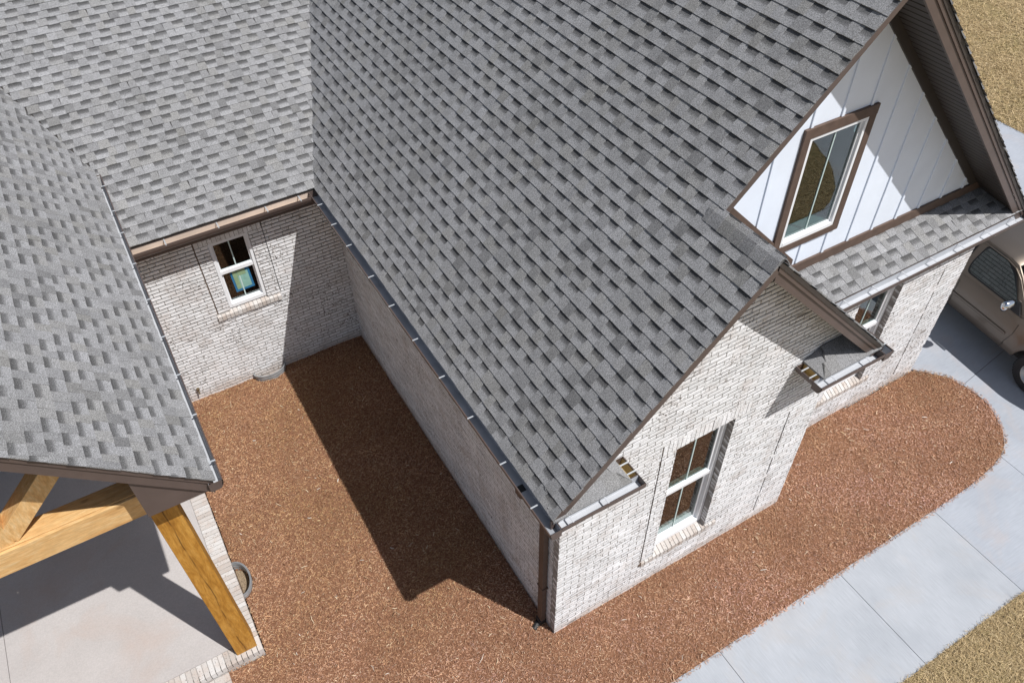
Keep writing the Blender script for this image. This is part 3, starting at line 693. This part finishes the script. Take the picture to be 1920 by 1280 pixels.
mb.build('brick_step', [ROWLOCK, MORTAR], HOUSE, fix=False)
mb = MB(); mb.box((-3.85, 1.855, SLAB), (-3.58, 2.125, 3.640)); mb.build('porch_post', WOOD_Z, HOUSE, bevel=.006)
mb = MB(); mb.box((2 * PR + 3.58, 1.855, SLAB), (2 * PR + 3.85, 2.125, 3.640)); mb.build('porch_post', WOOD_Z, HOUSE, bevel=.006)
mb = MB(); mb.box((2 * PR + 3.55, 1.93, 3.642), (-3.55, 2.16, 3.972)); tb = mb.build('tie_beam', WOOD_X, HOUSE, bevel=.004)
mb = MB(); mb.box((2 * PR + 3.55, 1.892, 3.642), (-3.55, 1.927, 3.962)); mb.build('face_board', WOOD_X, tb, bevel=.004)
for xa in (-3.85, 2 * PR + 3.58):
    mb = MB(); mb.box((xa, 2.163, 3.642), (xa + .27, YC - .005, 3.972)); mb.build('side_beam', WOOD_X, HOUSE, bevel=.004)
mb = MB(); mb.box((PR - .135, 1.945, 3.974), (PR + .135, 2.15, zp(PR) - .22)); mb.build('king_post', WOOD_D, HOUSE, bevel=.004)
for sg in (1, -1):
    mb = MB(); p = V3((PR + sg * .137, 0, 4.0)); q = V3((PR + sg * 1.02, 0, 4.885))
    d = (q - p).normalized(); n = V3((-d.z * sg, 0, d.x * sg)) if sg > 0 else V3((d.z, 0, -d.x)); n = n if n.z > 0 else -n
    a = p + n * .152 ; b = p - n * .04
    mb.prism([tuple(V3((k.x, 1.95, k.z))) for k in (a, q + n * .152, q - n * .04, b)], (0, .215, 0)); mb.build('strut', WOOD_D, HOUSE, bevel=.004)
for sg in (1, -1):                                       # boxed eaves of the porch, closed by the flat plate under the rake
    fx = lambda x: x if sg > 0 else 2 * PR - x
    zb = 4.005; mb = MB()
    mb.prism([(fx(-3.81), PY + .06, zb), (fx(-3.22), PY + .06, zb), (fx(-3.22), PY + .06, zp(-3.22) - .18), (fx(-3.81), PY + .06, zp(-3.81) - .18)], (0, YC - PY - .07, 0))
    mb.build('boxed_eave', BRONZE, HOUSE)

# hose tap on the courtyard wall
mb = MB(); mb.tube([(-3.03, YC - .002, .26), (-3.03, YC - .06, .26), (-3.03, YC - .085, .22)], [.014, .014, .012], 8); mb.tube([(-3.03, YC - .05, .27), (-3.03, YC - .05, .315)], [.008, .008], 8); mb.tube([(-3.03, YC - .05, .315), (-3.03, YC - .05, .33)], [.028, .028], 10)
mb.tube([(-3.03, YC - .002, .26), (-3.03, YC - .01, .26)], [.03, .03], 10)
mb.build('hose_tap', plain('weathered_brass', (.20, .15, .09, 1), .5, .6, .5, .2, 30), HOUSE)

# ------------------------------------------------------------------ vent wells
def vent_well(label, cx, cy, half, out, rot):
    t = thing('vent_well', label, 'vent well', (cx, cy, 0), rot, 'half round vent wells in the mulch')
    mb = MB(); n = 28; rings = []
    def sec(r_off):
        pts = []
        for k in range(9):
            z = -.12 + .235 * k / 8; pts.append((z, .006 * math.cos(k * math.pi)))
        return pts
    prof = [(z, o) for z, o in sec(0)]
    loop = prof + [(.123, .014), (.123, -.012)] + [(z, o - .010) for z, o in prof[::-1]]
    for i in range(n + 1):
        a = math.pi * i / n; cx_, sy_ = math.cos(a), math.sin(a)
        rings.append([(cx_ * (half + o), -sy_ * (out + o), z) for z, o in loop])
    m = len(loop); vs = [v for r_ in rings for v in r_]
    fs = [(i * m + k, i * m + (k + 1) % m, (i + 1) * m + (k + 1) % m, (i + 1) * m + k) for i in range(n) for k in range(m)]
    mb.add(vs, fs); mb.build('steel_rim', GALV, t)
    mb = MB(); pts = [(math.cos(math.pi * i / n) * (half - .02), -math.sin(math.pi * i / n) * (out - .02), -.075) for i in range(n + 1)]
    mb.prism(pts, (0, 0, -.04)); mb.build('gravel_bed', GRAVEL, t)
    return t
vent_well('half round steel vent well against the sunlit courtyard wall below the window', -1.79, YC - .004, .285, .19, 0)
vent_well('half round steel vent well with gravel beside the brick edge of the porch floor', -3.522, 2.985, .285, .175, math.pi / 2)

# ------------------------------------------------------------------ ground
MUL = [(8.164, .804), (8.481, .508), (8.60, .34), (8.66, .10), (8.685, -.15), (8.66, -.40), (8.561, -.62), (8.343, -.946), (8.132, -1.13), (7.832, -1.265), (7.423, -1.335), (6.911, -1.378), (6.051, -1.380), (4.085, -1.392), (1.0, -1.385), (-8., -1.385), (-8., 1.3), (-4.04, 1.3), (-4.04, 1.79), (-3.52, 1.79), (-3.52, 6.78), (.02, 6.78), (.02, .02), (4.10, .02), (4.10, .83)]
PG = np.array(MUL)
def inside(px, py):
    c = np.zeros(px.shape, bool); n = len(PG)
    for i in range(n):
        (xa, ya), (xb, yb) = PG[i], PG[(i + 1) % n]
        if ya == yb: continue
        c ^= ((ya > py) != (yb > py)) & (px < (xb - xa) * (py - ya) / (yb - ya) + xa)
    return c
def edge_dist(px, py):
    d = np.full(px.shape, 9.); n = 17
    for i in range(n):
        a, b = PG[i], PG[i + 1]; e = b - a; L2 = e @ e
        t = np.clip(((px - a[0]) * e[0] + (py - a[1]) * e[1]) / L2, 0, 1)
        d = np.minimum(d, np.hypot(px - a[0] - t * e[0], py - a[1] - t * e[1]))
    return d
def lump(x, y):
    return (np.sin(x * 3.1 + 1.3 * np.sin(y * 2.3)) * np.sin(y * 2.7 + np.sin(x * 1.9)) * .010 + np.sin(x * 9.3 + y * 4.1) * np.sin(y * 8.1 - x * 3.3) * .005 + np.sin(x * 23 + 2 * np.sin(y * 11)) * np.sin(y * 19 + x * 5) * .003)
def mulch_z(x, y):
    ins = inside(x, y); d = np.where(ins, edge_dist(x, y), -edge_dist(x, y))
    d = d + .018 * np.sin(x * 13 + y * 7) + .012 * np.sin(x * 31 - y * 23)
    w = np.clip((d + .02) / .11, 0, 1); w = w * w * (3 - 2 * w)
    h = -.045 + w * (.055 + .004) + w * lump(x, y)
    for cx, cy, a, b in WELLS: h = np.where(((x - cx) / a) ** 2 + ((y - cy) / b) ** 2 < .9, -.2, h)
    return h
WELLS = ((-1.79, YC, .285, .19), (-3.522, 2.985, .175, .285))
st = .035
gx = np.arange(-8.1, 8.95, st); gy = np.arange(-1.6, 6.9, st)
GX, GY = np.meshgrid(gx, gy, indexing='ij'); GZ = mulch_z(GX, GY)
keep_v = inside(GX, GY) | (edge_dist(GX, GY) < .12)
nx, ny = GX.shape; idx = np.arange(nx * ny).reshape(nx, ny)
kf = keep_v[:-1, :-1] & keep_v[1:, :-1] & keep_v[1:, 1:] & keep_v[:-1, 1:]
F = np.stack([idx[:-1, :-1][kf], idx[1:, :-1][kf], idx[1:, 1:][kf], idx[:-1, 1:][kf]], 1)
me = bpy.data.meshes.new('mulch_bed'); used, inv = np.unique(F, return_inverse=True)
vv = np.stack([GX.ravel(), GY.ravel(), GZ.ravel()], 1)[used]
me.from_pydata(vv.tolist(), [], inv.reshape(F.shape).tolist()); me.materials.append(MULCH); me.polygons.foreach_set('use_smooth', [True] * len(me.polygons))
o = bpy.data.objects.new('mulch_bed', me); COL.objects.link(o); struct(o)

def scatter(name, px, py, pz, length, width, pal, wts, mat, tilt=.35, thick=0, curl=0, sd=1, patch=False):
    """thousands of slim pieces, one mesh: each a bent strip of two quads (chips get a thickness)"""
    r = np.random.default_rng(sd); n = len(px)
    L = length * r.lognormal(0, .38, n); Wd = width * r.lognormal(0, .3, n); a = r.uniform(0, 2 * np.pi, n); ti = r.normal(0, tilt, n); ro = r.normal(0, .5, n)
    d = np.stack([np.cos(a) * np.cos(ti), np.sin(a) * np.cos(ti), np.sin(ti)], 1)
    s = np.stack([-np.sin(a), np.cos(a), np.zeros(n)], 1); nn = np.cross(d, s); s2 = s * np.cos(ro)[:, None] + nn * np.sin(ro)[:, None]
    c = np.stack([px, py, pz + np.abs(np.sin(ti)) * L * .35 + Wd * np.abs(np.sin(ro)) * .4], 1)
    bend = r.normal(0, curl, n)[:, None] * L[:, None] * s + np.array([0, 0, 1.]) * (np.abs(r.normal(0, curl, n)) * L)[:, None]
    h = L[:, None] * d * .5; w = Wd[:, None] * s2 * .5
    vs = np.stack([c - h - w * .7, c - h + w * .7, c + bend - w, c + bend + w, c + h - w * .6, c + h + w * .6], 1)
    if thick:
        up = nn * thick
        up *= np.sign(up[:, 2:3] + 1e-9)
        vs = np.concatenate([vs + up[:, None], vs - up[:, None] * .2], 1)
        q = np.array([(0, 2, 3, 1), (2, 4, 5, 3), (0, 6, 8, 2), (2, 8, 10, 4), (1, 3, 9, 7), (3, 5, 11, 9)]); m = 12
    else: q = np.array([(0, 2, 3, 1), (2, 4, 5, 3)]); m = 6
    fs = (np.arange(n)[:, None, None] * m + q[None]).reshape(-1, 4)
    col = np.array(pal)[r.choice(len(pal), n, p=np.array(wts) / sum(wts))] * r.lognormal(0, .16, n)[:, None]
    if patch:                                            # drier, paler and damper, browner areas of the bed
        f = .5 + .5 * np.sin(px * 1.9 + 1.7 * np.sin(py * 1.3 + 1)) * np.sin(py * 1.6 + 1.2 * np.sin(px * 1.1)); f2 = .5 + .5 * np.sin(px * 6.3 + 2 * np.sin(py * 4.7)) * np.sin(py * 5.9 - px * 2.1)
        k = .76 + .27 * f + .16 * f2; col = col * k[:, None] * np.stack([1 + 0 * f, .97 + .05 * f2, .90 + .16 * f], 1)
        q = np.clip((py + .6) / 2.6, 0, 1)[:, None]; col = col * (np.array([.98, 1.01, 1.10]) * (1 - q) + np.array([.90, .93, .84]) * q)
    me = bpy.data.meshes.new(name); nv = n * m
    me.vertices.add(nv); me.vertices.foreach_set('co', vs.reshape(-1).astype(np.float32))
    me.loops.add(fs.size); me.loops.foreach_set('vertex_index', fs.ravel().astype(np.int32))
    me.polygons.add(len(fs)); me.polygons.foreach_set('loop_start', (np.arange(len(fs)) * 4).astype(np.int32)); me.polygons.foreach_set('loop_total', np.full(len(fs), 4, np.int32))
    me.update(calc_edges=True); me.validate()
    at = me.attributes.new('tone', 'FLOAT_COLOR', 'POINT')
    at.data.foreach_set('color', np.concatenate([np.repeat(np.clip(col, 0, 1), m, 0), np.ones((nv, 1))], 1).astype(np.float32).ravel())
    me.materials.append(mat); o = bpy.data.objects.new(name, me); COL.objects.link(o); return struct(o, 'stuff')
n = 320000
px = RNG.uniform(-5.2, 8.75, n); py = RNG.uniform(-1.45, 6.8, n)
dd = edge_dist(px, py); ok = (inside(px, py) & (dd > .004)) | ((dd < RNG.exponential(.009, n)) & (py < 1.2) & (px > -3.4))
ok &= ~((px < -3.4) & (py > 1.7) & ~inside(px, py))
for cx, cy, a, b in WELLS: ok &= ((px - cx) / a) ** 2 + ((py - cy) / b) ** 2 > 1.12
px, py = px[ok], py[ok]
pal = [(.58, .33, .20), (.51, .28, .165), (.41, .215, .13), (.64, .40, .26), (.17, .08, .047), (.72, .53, .37), (.56, .34, .25)]
pz = np.maximum(mulch_z(px, py), .002) + RNG.uniform(.0, .014, len(px))
oc = scatter('wood_chips', px, py, pz,   .027, .0050, pal, (24, 22, 17, 14, 8, 3.5, 12), CHIP, .28, .002, .06, 5, True)
k = RNG.choice(len(px), 600, replace=False)
scatter('straw_slivers', px[k], py[k], pz[k] + .012, .055, .006, [(.74, .60, .42), (.62, .44, .27), (.80, .74, .66), (.30, .16, .09)], (5, 5, 1.2, 3), CHIP, .2, .002, .08, 6)

# lawns: one sheet to the horizon, straw blades where the camera is near
mb = MB(); S = 600
def sheet(name, pts, z, mat, t=.12): mb = MB(); mb.prism([(x, y, z) for x, y in pts], (0, 0, -t)); return struct(mb.build(name, mat))
sheet('ground', [(-S, -S), (S, -S), (S, S), (-S, S)], -.09, SOIL, .2)
FL = [(9.96, -2.75), (10.65, -3.03), (11.19, -3.38), (11.6, -3.85), (11.85, -4.22), (11.97, -4.59), (12.16, -5.0), (12.3, -6.0), (12.3, -30)]
def flare(y): return np.interp(-y, [-p[1] for p in FL], [p[0] for p in FL])
def lawn(name, x0, x1, y0, y1, stp, wavy):
    xs = np.arange(x0, x1 + stp * .5, stp); ys = np.arange(y0, y1 + stp * .5, stp); A, B = np.meshgrid(xs, ys, indexing='ij')
    H = .006 + lump(A * .7, B * .7) * .9; A = A.copy(); B = B.copy()
    if wavy == 'top': B[:, -1] += .018 * np.sin(A[:, -1] * 11) + .012 * np.sin(A[:, -1] * 29 + 1); H[:, -1] = -.02
    if wavy == 'left': A[0, :] += .03 * np.sin(B[0, :] * 5) + .02 * np.sin(B[0, :] * 17); H[0, :] = -.02
    if wavy == 'top':
        over = A - flare(B) + .02 * np.sin(B * 17) + .012 * np.sin(B * 41); H = np.where(over > -.02, -.05, H)
    a, b = A.shape; ii = np.arange(a * b).reshape(a, b)
    fs = np.stack([ii[:-1, :-1].ravel(), ii[1:, :-1].ravel(), ii[1:, 1:].ravel(), ii[:-1, 1:].ravel()], 1)
    me = bpy.data.meshes.new(name); me.from_pydata(np.stack([A.ravel(), B.ravel(), H.ravel()], 1).tolist(), [], fs.tolist()); me.materials.append(LAWN)
    me.polygons.foreach_set('use_smooth', [True] * len(me.polygons)); o = bpy.data.objects.new(name, me); COL.objects.link(o); return struct(o)
lawn('lawn', -8, 12.5, -12, -2.895, .06, 'top'); lawn('lawn', 16.79, 45, -12, 45, .3, 'left')
sheet('lawn', [(-S, -S), (12.25, -S), (12.25, -12), (-8, -12), (-8, -1.3), (-8, 1.2), (-11, 8), (-11, S), (-S, S)], -.03, LAWN, .05)
sheet('lawn', [(45, -S), (S, -S), (S, S), (45, S)], -.02, LAWN, .05); sheet('lawn', [(16.8, -S), (45, -S), (45, -12), (16.8, -12)], -.02, LAWN, .05)
sheet('lawn', [(-11, 20), (45, 20), (45, S), (-11, S)], -.04, LAWN, .04)
gpal = [(.52, .395, .225), (.46, .345, .185), (.58, .46, .28), (.38, .275, .14), (.37, .295, .145), (.29, .215, .12)]
n = 70000; px = RNG.uniform(2.2, 12.4, n); py = -2.90 - RNG.beta(1, 1.6, n) * 2.8 + np.where(RNG.random(n) < .03, .03, 0); ok = px < flare(py) + RNG.exponential(.02, n) - .03; px, py = px[ok], py[ok]
scatter('grass_blades', px, py, .010 + lump(px * .7, py * .7) * .9 + RNG.uniform(0, .018, len(px)), .055, .0042, gpal, (30, 26, 12, 16, 14, 8), BLADE, .35, 0, .14, 8)
n = 80000; px = 16.78 + RNG.beta(1, 1.4, n) * 11; py = RNG.uniform(2.5, 15.5, n)
scatter('grass_blades', px, py, .012 + lump(px * .7, py * .7) * .9 + RNG.uniform(0, .03, n), .10, .009, gpal, (30, 26, 12, 16, 14, 8), BLADE, .35, 0, .14, 9)

# concrete: separate pours with open joints
def panels(name, polys, mat, t=.11):
    mb = MB()
    for pts in polys: mb.prism([(x, y, 0.0) for x, y in pts], (0, 0, -t))
    o = mb.build(name, mat); bm = bmesh.new(); bm.from_mesh(o.data); bmesh.ops.triangulate(bm, faces=[f for f in bm.faces if len(f.verts) > 4]); bm.to_mesh(o.data); bm.free()
    return struct(o)
jx = [-8, -5.0, -2.75, -.47, 1.797, 4.045, 6.075]; g_ = .004; y0, y1 = -2.905, -1.35
panels('sidewalk', [[(jx[i] + g_, y0), (jx[i + 1] - g_, y0), (jx[i + 1] - g_, y1), (jx[i] + g_, y1)] for i in range(6)], WALK)
curve = [(x - .0, y + .03) if False else (x, y) for x, y in MUL[:13]]
ci = [(8.45, .49), (8.565, .335), (8.625, .10), (8.65, -.15), (8.625, -.39), (8.53, -.60), (8.315, -.92), (8.11, -1.10), (7.85, -1.225)]
panels('driveway', [[(6.079, y0), (7.842, y0), (7.842, -1.225), (7.42, -1.30), (6.91, -1.345), (6.079, -1.35)],
                    [(7.850, y0)] + [(16.8, y0), (16.8, 1.15), (12.7, .62), (8.60, .10)] + ci[2:],
                    [(8.596, .108), (12.7, .628), (16.8, 1.158), (16.8, 6.0), (8.14, 6.0), (8.14, .83)] + ci[:2],
                    [(8.14, 6.008), (16.8, 6.008), (16.8, 20), (8.14, 20)],
                    [(10.30, -2.913), (16.8, -2.913), (16.8, -7), (12.3, -7), (12.28, -6.0)] + [FL[i] for i in (6, 5, 4, 3, 2, 1)], [(12.3, -7.008), (16.8, -7.008), (16.8, -30), (12.3, -30)]], DRIVE)
mb = MB(); mb.prism([(-8, -2.89, -.018), (16.7, -2.89, -.018), (16.7, 19, -.018), (8.3, 19, -.018), (8.3, .5, -.018), (8.55, .2, -.018), (8.58, -.3, -.018), (7.9, -1.17, -.018), (6, -1.30, -.018), (-8, -1.33, -.018)], (0, 0, -.03))
struct(mb.build('joint_bed', CLAY))

# ------------------------------------------------------------------ pickup truck (local: +x forward, +y to the left, visible flank at y = -1)
mk = Mat('truck_gold_paint', rough=.40, metal=.78, spec=.5)
mk.set('Base Color', mk.ramp(mk.noise(1.3, 3), [(.3, (.165, .136, .110)), (.7, (.185, .153, .125))])); mk.b.inputs['Coat Weight'].default_value = .5; mk.b.inputs['Coat Roughness'].default_value = .06
PAINT = mk.m
RUBBER = plain('black_rubber', (.022, .022, .024, 1), .65, 0, .4, .15, 20); CHROME = plain('chrome', (.75, .76, .78, 1), .12, 1., .5, 0)
TGLASS = Mat('truck_glass', (.02, .035, .035, 1), .02, 0, .5); TGLASS.b.inputs['IOR'].default_value = 1.85; TGLASS = TGLASS.m
RIM = plain('silver_alloy', (.48, .48, .47, 1), .35, .7, .5, .08, 10); TAILR = plain('red_lens', (.35, .02, .02, 1), .2, 0, .5, 0); LENS = plain('clear_lens', (.6, .62, .62, 1), .12, .3, .5, 0)
UNDER = plain('underbody', (.03, .03, .03, 1), .8, 0, .3, 0)
ha = math.atan2(-.9928, -.12)
dv = V3((-.12, -.9928, 0)).normalized(); nv_ = V3((dv.y, -dv.x, 0))
A0 = V3((9.555, 1.352, 0)); TC = A0 - nv_ * 1.0                       # centreline point level with the rear edge of the door glass
TRUCK = thing('pickup_truck', 'gold brown pickup truck with chrome mirror parked on the driveway beyond the brick wall', 'pickup truck', (TC.x, TC.y, 0), ha)
def tpart(mb, name, mat, parent=None, **kw): return mb.build(name, mat, parent or TRUCK, **kw)
def loft(secs, closed_ends=True):
    """secs: list of (x, [(y, z)...]) with the same count"""
    mb = MB(); m = len(secs[0][1]); vs = [(x, y, z) for x, pr in secs for y, z in pr]
    fs = [(i * m + k, i * m + (k + 1) % m, (i + 1) * m + (k + 1) % m, (i + 1) * m + k) for i in range(len(secs) - 1) for k in range(m)]
    fs += [tuple(range(m)), tuple(range((len(secs) - 1) * m, len(secs) * m))]
    mb.add(vs, fs); return mb
def half(pts): return pts + [(-y, z) for y, z in pts[::-1]]
def body_sec(zr, zt, w, zc=None):
    zc = zc or zt
    return half([(-w + .10, zr), (-w + .03, zr + .03), (-w + .004, zr + .18), (-w - .002, (zr + zt) * .5), (-w + .008, zt - .14), (-w + .035, zt - .05), (-w + .085, zt), (-w * .5, zc)])
WF, WRR, RW = 1.865, -1.70, .37                                        # axles, wheel radius
def arch(x, zr, c): 
    d = abs(x - c); r = .465
    return max(zr, .36 + math.sqrt(max(0, r * r - d * d))) if d < r else zr
xs = sorted(set([-2.72, -2.66, -2.3] + [WRR + .465 * math.cos(math.pi * k / 10) for k in range(11)] + [-1.1, -.78, -.2, .4, .95, 1.28] + [WF + .465 * math.cos(math.pi * k / 10) for k in range(11)] + [2.45, 2.66, 2.76]))
secs = []
for x in xs:
    zr = .43 if x < 2.4 else .46; zr = arch(x, zr, WF); zr = arch(x, zr, WRR)
    zt = 1.215 if x < .9 else 1.215 - .10 * ((x - .9) / 1.9) ** 1.5; w = 1.0
    if x > 2.3: w = 1.0 - .12 * ((x - 2.3) / .46) ** 1.6
    if x < -2.6: w = .985
    secs.append((x, body_sec(min(zr, zt - .16), zt, w, zt + (.05 if x > .9 else 0))))
body = tpart(loft(secs), 'body', PAINT, smooth=False, bevel=0)
for p in body.data.polygons: p.use_smooth = True
md = body.modifiers.new('split', 'EDGE_SPLIT'); md.split_angle = math.radians(38)
# cab: roof skin and pillars as a loft, windows laid 4 mm proud of it
def cab_sec(zb, zt, wb_, wt, r=.07):
    return half([(-wb_, zb), (-wb_ * .5 - wt * .5, (zb + zt) * .5), (-wt - .012, zt - .085), (-wt + .012, zt - .03), (-wt + .07, zt - .004), (-wt * .5, zt + .018)])
cs_ = [(-1.02, cab_sec(1.20, 1.24, .93, .93)), (-.86, cab_sec(1.20, 1.70, .955, .775)), (-.74, cab_sec(1.20, 1.86, .965, .745)), (-.1, cab_sec(1.20, 1.895, .97, .742)), (.45, cab_sec(1.20, 1.885, .97, .742)), (.62, cab_sec(1.20, 1.855, .97, .745)), (.80, cab_sec(1.20, 1.72, .965, .78)), (1.25, cab_sec(1.20, 1.31, .93, .90))]
cab = tpart(loft(cs_), 'cab', PAINT); 
for p in cab.data.polygons: p.use_smooth = True
md = cab.modifiers.new('split', 'EDGE_SPLIT'); md.split_angle = math.radians(32)
def flank(s, z, off=0.):                                               # point on the leaning side glass plane of the visible flank
    f = (z - 1.2) / .64; y = -.97 + .22 * f; return V3((s, y - off, z + off * .33))
def rounded(pts, r=.05, seg=4):
    out = []; n = len(pts)
    for i in range(n):
        p, a, b = V3((*pts[i], 0)), V3((*pts[i - 1], 0)), V3((*pts[(i + 1) % n], 0)); rr = min(r, (a - p).length * .45, (b - p).length * .45)
        q0, q1 = p + (a - p).normalized() * rr, p + (b - p).normalized() * rr
        for k in range(seg + 1):
            t = k / seg; m = q0 * (1 - t) ** 2 + p * 2 * t * (1 - t) + q1 * t * t; out.append((m.x, m.y))
    return out
def side_glass(pts, sgn=1):
    def ring(pl, off): return [V3((q.x, q.y * sgn, q.z)) for q in (flank(s, z, off) for s, z in pl)]
    cx = sum(p[0] for p in pts) / len(pts); cz = sum(p[1] for p in pts) / len(pts)
    grow = [(cx + (s - cx) * 1.0 + math.copysign(.03, s - cx), cz + (z - cz) + math.copysign(.03, z - cz)) for s, z in pts]
    outw = V3((0, -1 * sgn, .33)).normalized()
    mb = MB(); mb.prism(ring(rounded(grow, .10), .0), outw * .012); fr = tpart(mb, 'window_seal', RUBBER)
    mb = MB(); mb.prism(ring(rounded(pts, .085), .012), outw * .006); mb.build('side_glass', TGLASS, fr)
dw = [(.0, 1.285), (-.035, 1.46), (.03, 1.80), (.44, 1.80), (.66, 1.685), (.93, 1.43), (1.06, 1.285)]
for sg in (1, -1):
    side_glass(dw, sg); side_glass([(-.72, 1.30), (-.66, 1.76), (-.17, 1.79), (-.20, 1.29)], sg)
mb = MB(); mb.prism([(.66, -.70, 1.865), (.66, .70, 1.865), (1.26, .84, 1.33), (1.26, -.84, 1.33)], V3((.66, 0, .74)) * .012); tpart(mb, 'windshield', TGLASS)
mb = MB(); mb.prism([(-.865, -.66, 1.73), (-.865, .66, 1.73), (-1.0, .78, 1.30), (-1.0, -.78, 1.30)], V3((-.02, 0, .005))); tpart(mb, 'rear_glass', TGLASS)
# front door outline, rear half-door line, belt moulding, rub strip
def groove(pts, name='door_gap', w=.007):
    mb = MB()
    for a, b in zip(pts[:-1], pts[1:]):
        a, b = V3(a), V3(b); d = (b - a).normalized(); n = V3((0, -1, 0)); t = d.cross(n)
        mb.prism([a - t * w * .5, a + t * w * .5, b + t * w * .5, b - t * w * .5], n * .004)
    return tpart(mb, name, BLACK)
sideY = -1.0005
groove([(1.15, sideY + .002, .47), (1.17, sideY, .62), (1.24, sideY, .85), (1.25, sideY + .003, 1.08)]); groove([(-.05, sideY + .002, .48), (-.05, sideY, .9), (-.05, sideY + .004, 1.07)])
groove([(-.05, sideY + .004, .475), (1.15, sideY + .004, .475)]); groove([(-.70, sideY, .5), (-.70, sideY, 1.07)])
mb = MB(); mb.prism([(q[0], -1.001, q[1]) for q in rounded([(-.70, .722), (-.70, .785), (1.13, .80), (1.13, .735)], .03)], (0, -.014, 0)); tpart(mb, 'rub_strip', PAINT, bevel=.004)
mb = MB()
for z in (.742, .776): mb.prism([(-.68, -1.0155, z - .004), (-.68, -1.0155, z), (1.11, -1.0155, z + .012), (1.11, -1.0155, z + .008)], (0, -.0015, 0))
tpart(mb, 'strip_line', BLACK)
for sg in (1, -1):
    mb = MB(); mb.prism([(.88, -.985 * sg, 1.215), (1.19, -.975 * sg, 1.215), (1.05, -.90 * sg, 1.37), (.95, -.905 * sg, 1.385)], (0, -.02 * sg, .006)); mp_ = tpart(mb, 'mirror_mount', RUBBER)
    mb = MB(); n_ = 12; rings = []
    for i in range(9):
        t = -1 + 2 * i / 8; k = math.sqrt(max(.02, 1 - t ** 4)); yy = -(1.125 + .135 * t) * sg
        rings.append([V3((.985 + .075 * k * math.cos(a), yy, 1.36 + .105 * k * math.sin(a))) for a in [2 * math.pi * q / n_ for q in range(n_)]])
    vs = [v for r_ in rings for v in r_]; fs = [(i * n_ + k, i * n_ + (k + 1) % n_, (i + 1) * n_ + (k + 1) % n_, (i + 1) * n_ + k) for i in range(8) for k in range(n_)] + [tuple(range(n_)), tuple(range(8 * n_, 9 * n_))]
    mb.add(vs, fs); tpart(mb, 'mirror', CHROME, mp_, smooth=True)
# drip rails beside the roof
for sg in (1, -1):
    mb = MB(); mb.tube([(-.7, -.772 * sg, 1.80), (-.1, -.775 * sg, 1.825), (.42, -.775 * sg, 1.815), (.62, -.78 * sg, 1.775), (.80, -.80 * sg, 1.665), (1.22, -.925 * sg, 1.30)], .011, 6); tpart(mb, 'drip_rail', PAINT)
# bed, bumpers, lamps, grille
mb = MB(); mb.box((-2.62, -.80, .75), (-1.06, .80, .80)); tpart(mb, 'bed_liner', RUBBER)
mb = MB(); mb.box((-2.64, -.82, 1.217), (-1.05, .82, 1.221)); tpart(mb, 'tonneau_cover', RUBBER)
mb = MB(); mb.box((2.70, -.93, .44), (2.86, .93, .66)); tpart(mb, 'bumper', CHROME, bevel=.03)
mb = MB(); mb.box((-2.86, -.95, .46), (-2.70, .95, .66)); tpart(mb, 'bumper', CHROME, bevel=.03)
mb = MB(); mb.box((2.745, -.52, .74), (2.785, .52, 1.0)); tpart(mb, 'grille', CHROME, bevel=.02)
for sg in (1, -1):
    mb = MB(); mb.box((2.66, sg * .70 - .16, .76), (2.79, sg * .70 + .16, .98)); tpart(mb, 'headlight', LENS, bevel=.03)
    mb = MB(); mb.box((-2.745, sg * .90 - .07, .78), (-2.70, sg * .90 + .07, 1.14)); tpart(mb, 'tail_light', TAILR, bevel=.015)
mb = MB(); mb.box((-2.6, -.80, .36), (2.6, .80, .60)); tpart(mb, 'chassis', UNDER)
# wheels
def lathe(prof, seg=32):
    mb = MB(); m = len(prof); vs = [(r_ * math.cos(2 * math.pi * k / seg), y, r_ * math.sin(2 * math.pi * k / seg)) for k in range(seg) for r_, y in prof]
    mb.add(vs, [(k * m + i, k * m + i + 1, ((k + 1) % seg) * m + i + 1, ((k + 1) % seg) * m + i) for k in range(seg) for i in range(m - 1)]); return mb
tyre = lathe([(.21, -.115), (.25, -.125), (.33, -.125), (.355, -.105), (RW, -.075), (RW, .075), (.355, .105), (.33, .125), (.25, .125), (.21, .115)])
for k in range(40):
    a = 2 * math.pi * k / 40; u = V3((math.cos(a), 0, math.sin(a))); t = V3((-math.sin(a), 0, math.cos(a)))
    tyre.fbox(u * (RW - .004), t, Y, u, (-.018, -.085, 0), (.018, -.012, .009)); tyre.fbox(u * (RW - .004), t, Y, u, (-.008, .012, 0), (.026, .085, .009))
rim = lathe([(.212, -.10), (.205, -.118), (.19, -.105), (.17, -.07), (.06, -.085), (.05, -.10), (.0, -.10)])
first = None
for x in (WF, WRR):
    for sg in (1, -1):
        if first is None:
            w0 = tyre.build('wheel', RUBBER, TRUCK, smooth=False); r0 = rim.build('rim', RIM, w0, smooth=True); first = (w0, r0)
            w = w0
        else:
            w = copy_part(first[0], (0, 0, 0), TRUCK); rr = copy_part(first[1], (0, 0, 0), w)
        w.location = (x, -.845 * sg, RW); w.rotation_euler = (0, 0, 0 if sg > 0 else math.pi)
# the inside of the wheel arches
mb = MB()
for x in (WF, WRR):
    for sg in (1, -1): mb.box((x - .45, sg * .72 - .02, .45), (x + .45, sg * .72 + .02, 1.0))
tpart(mb, 'wheel_well', UNDER)
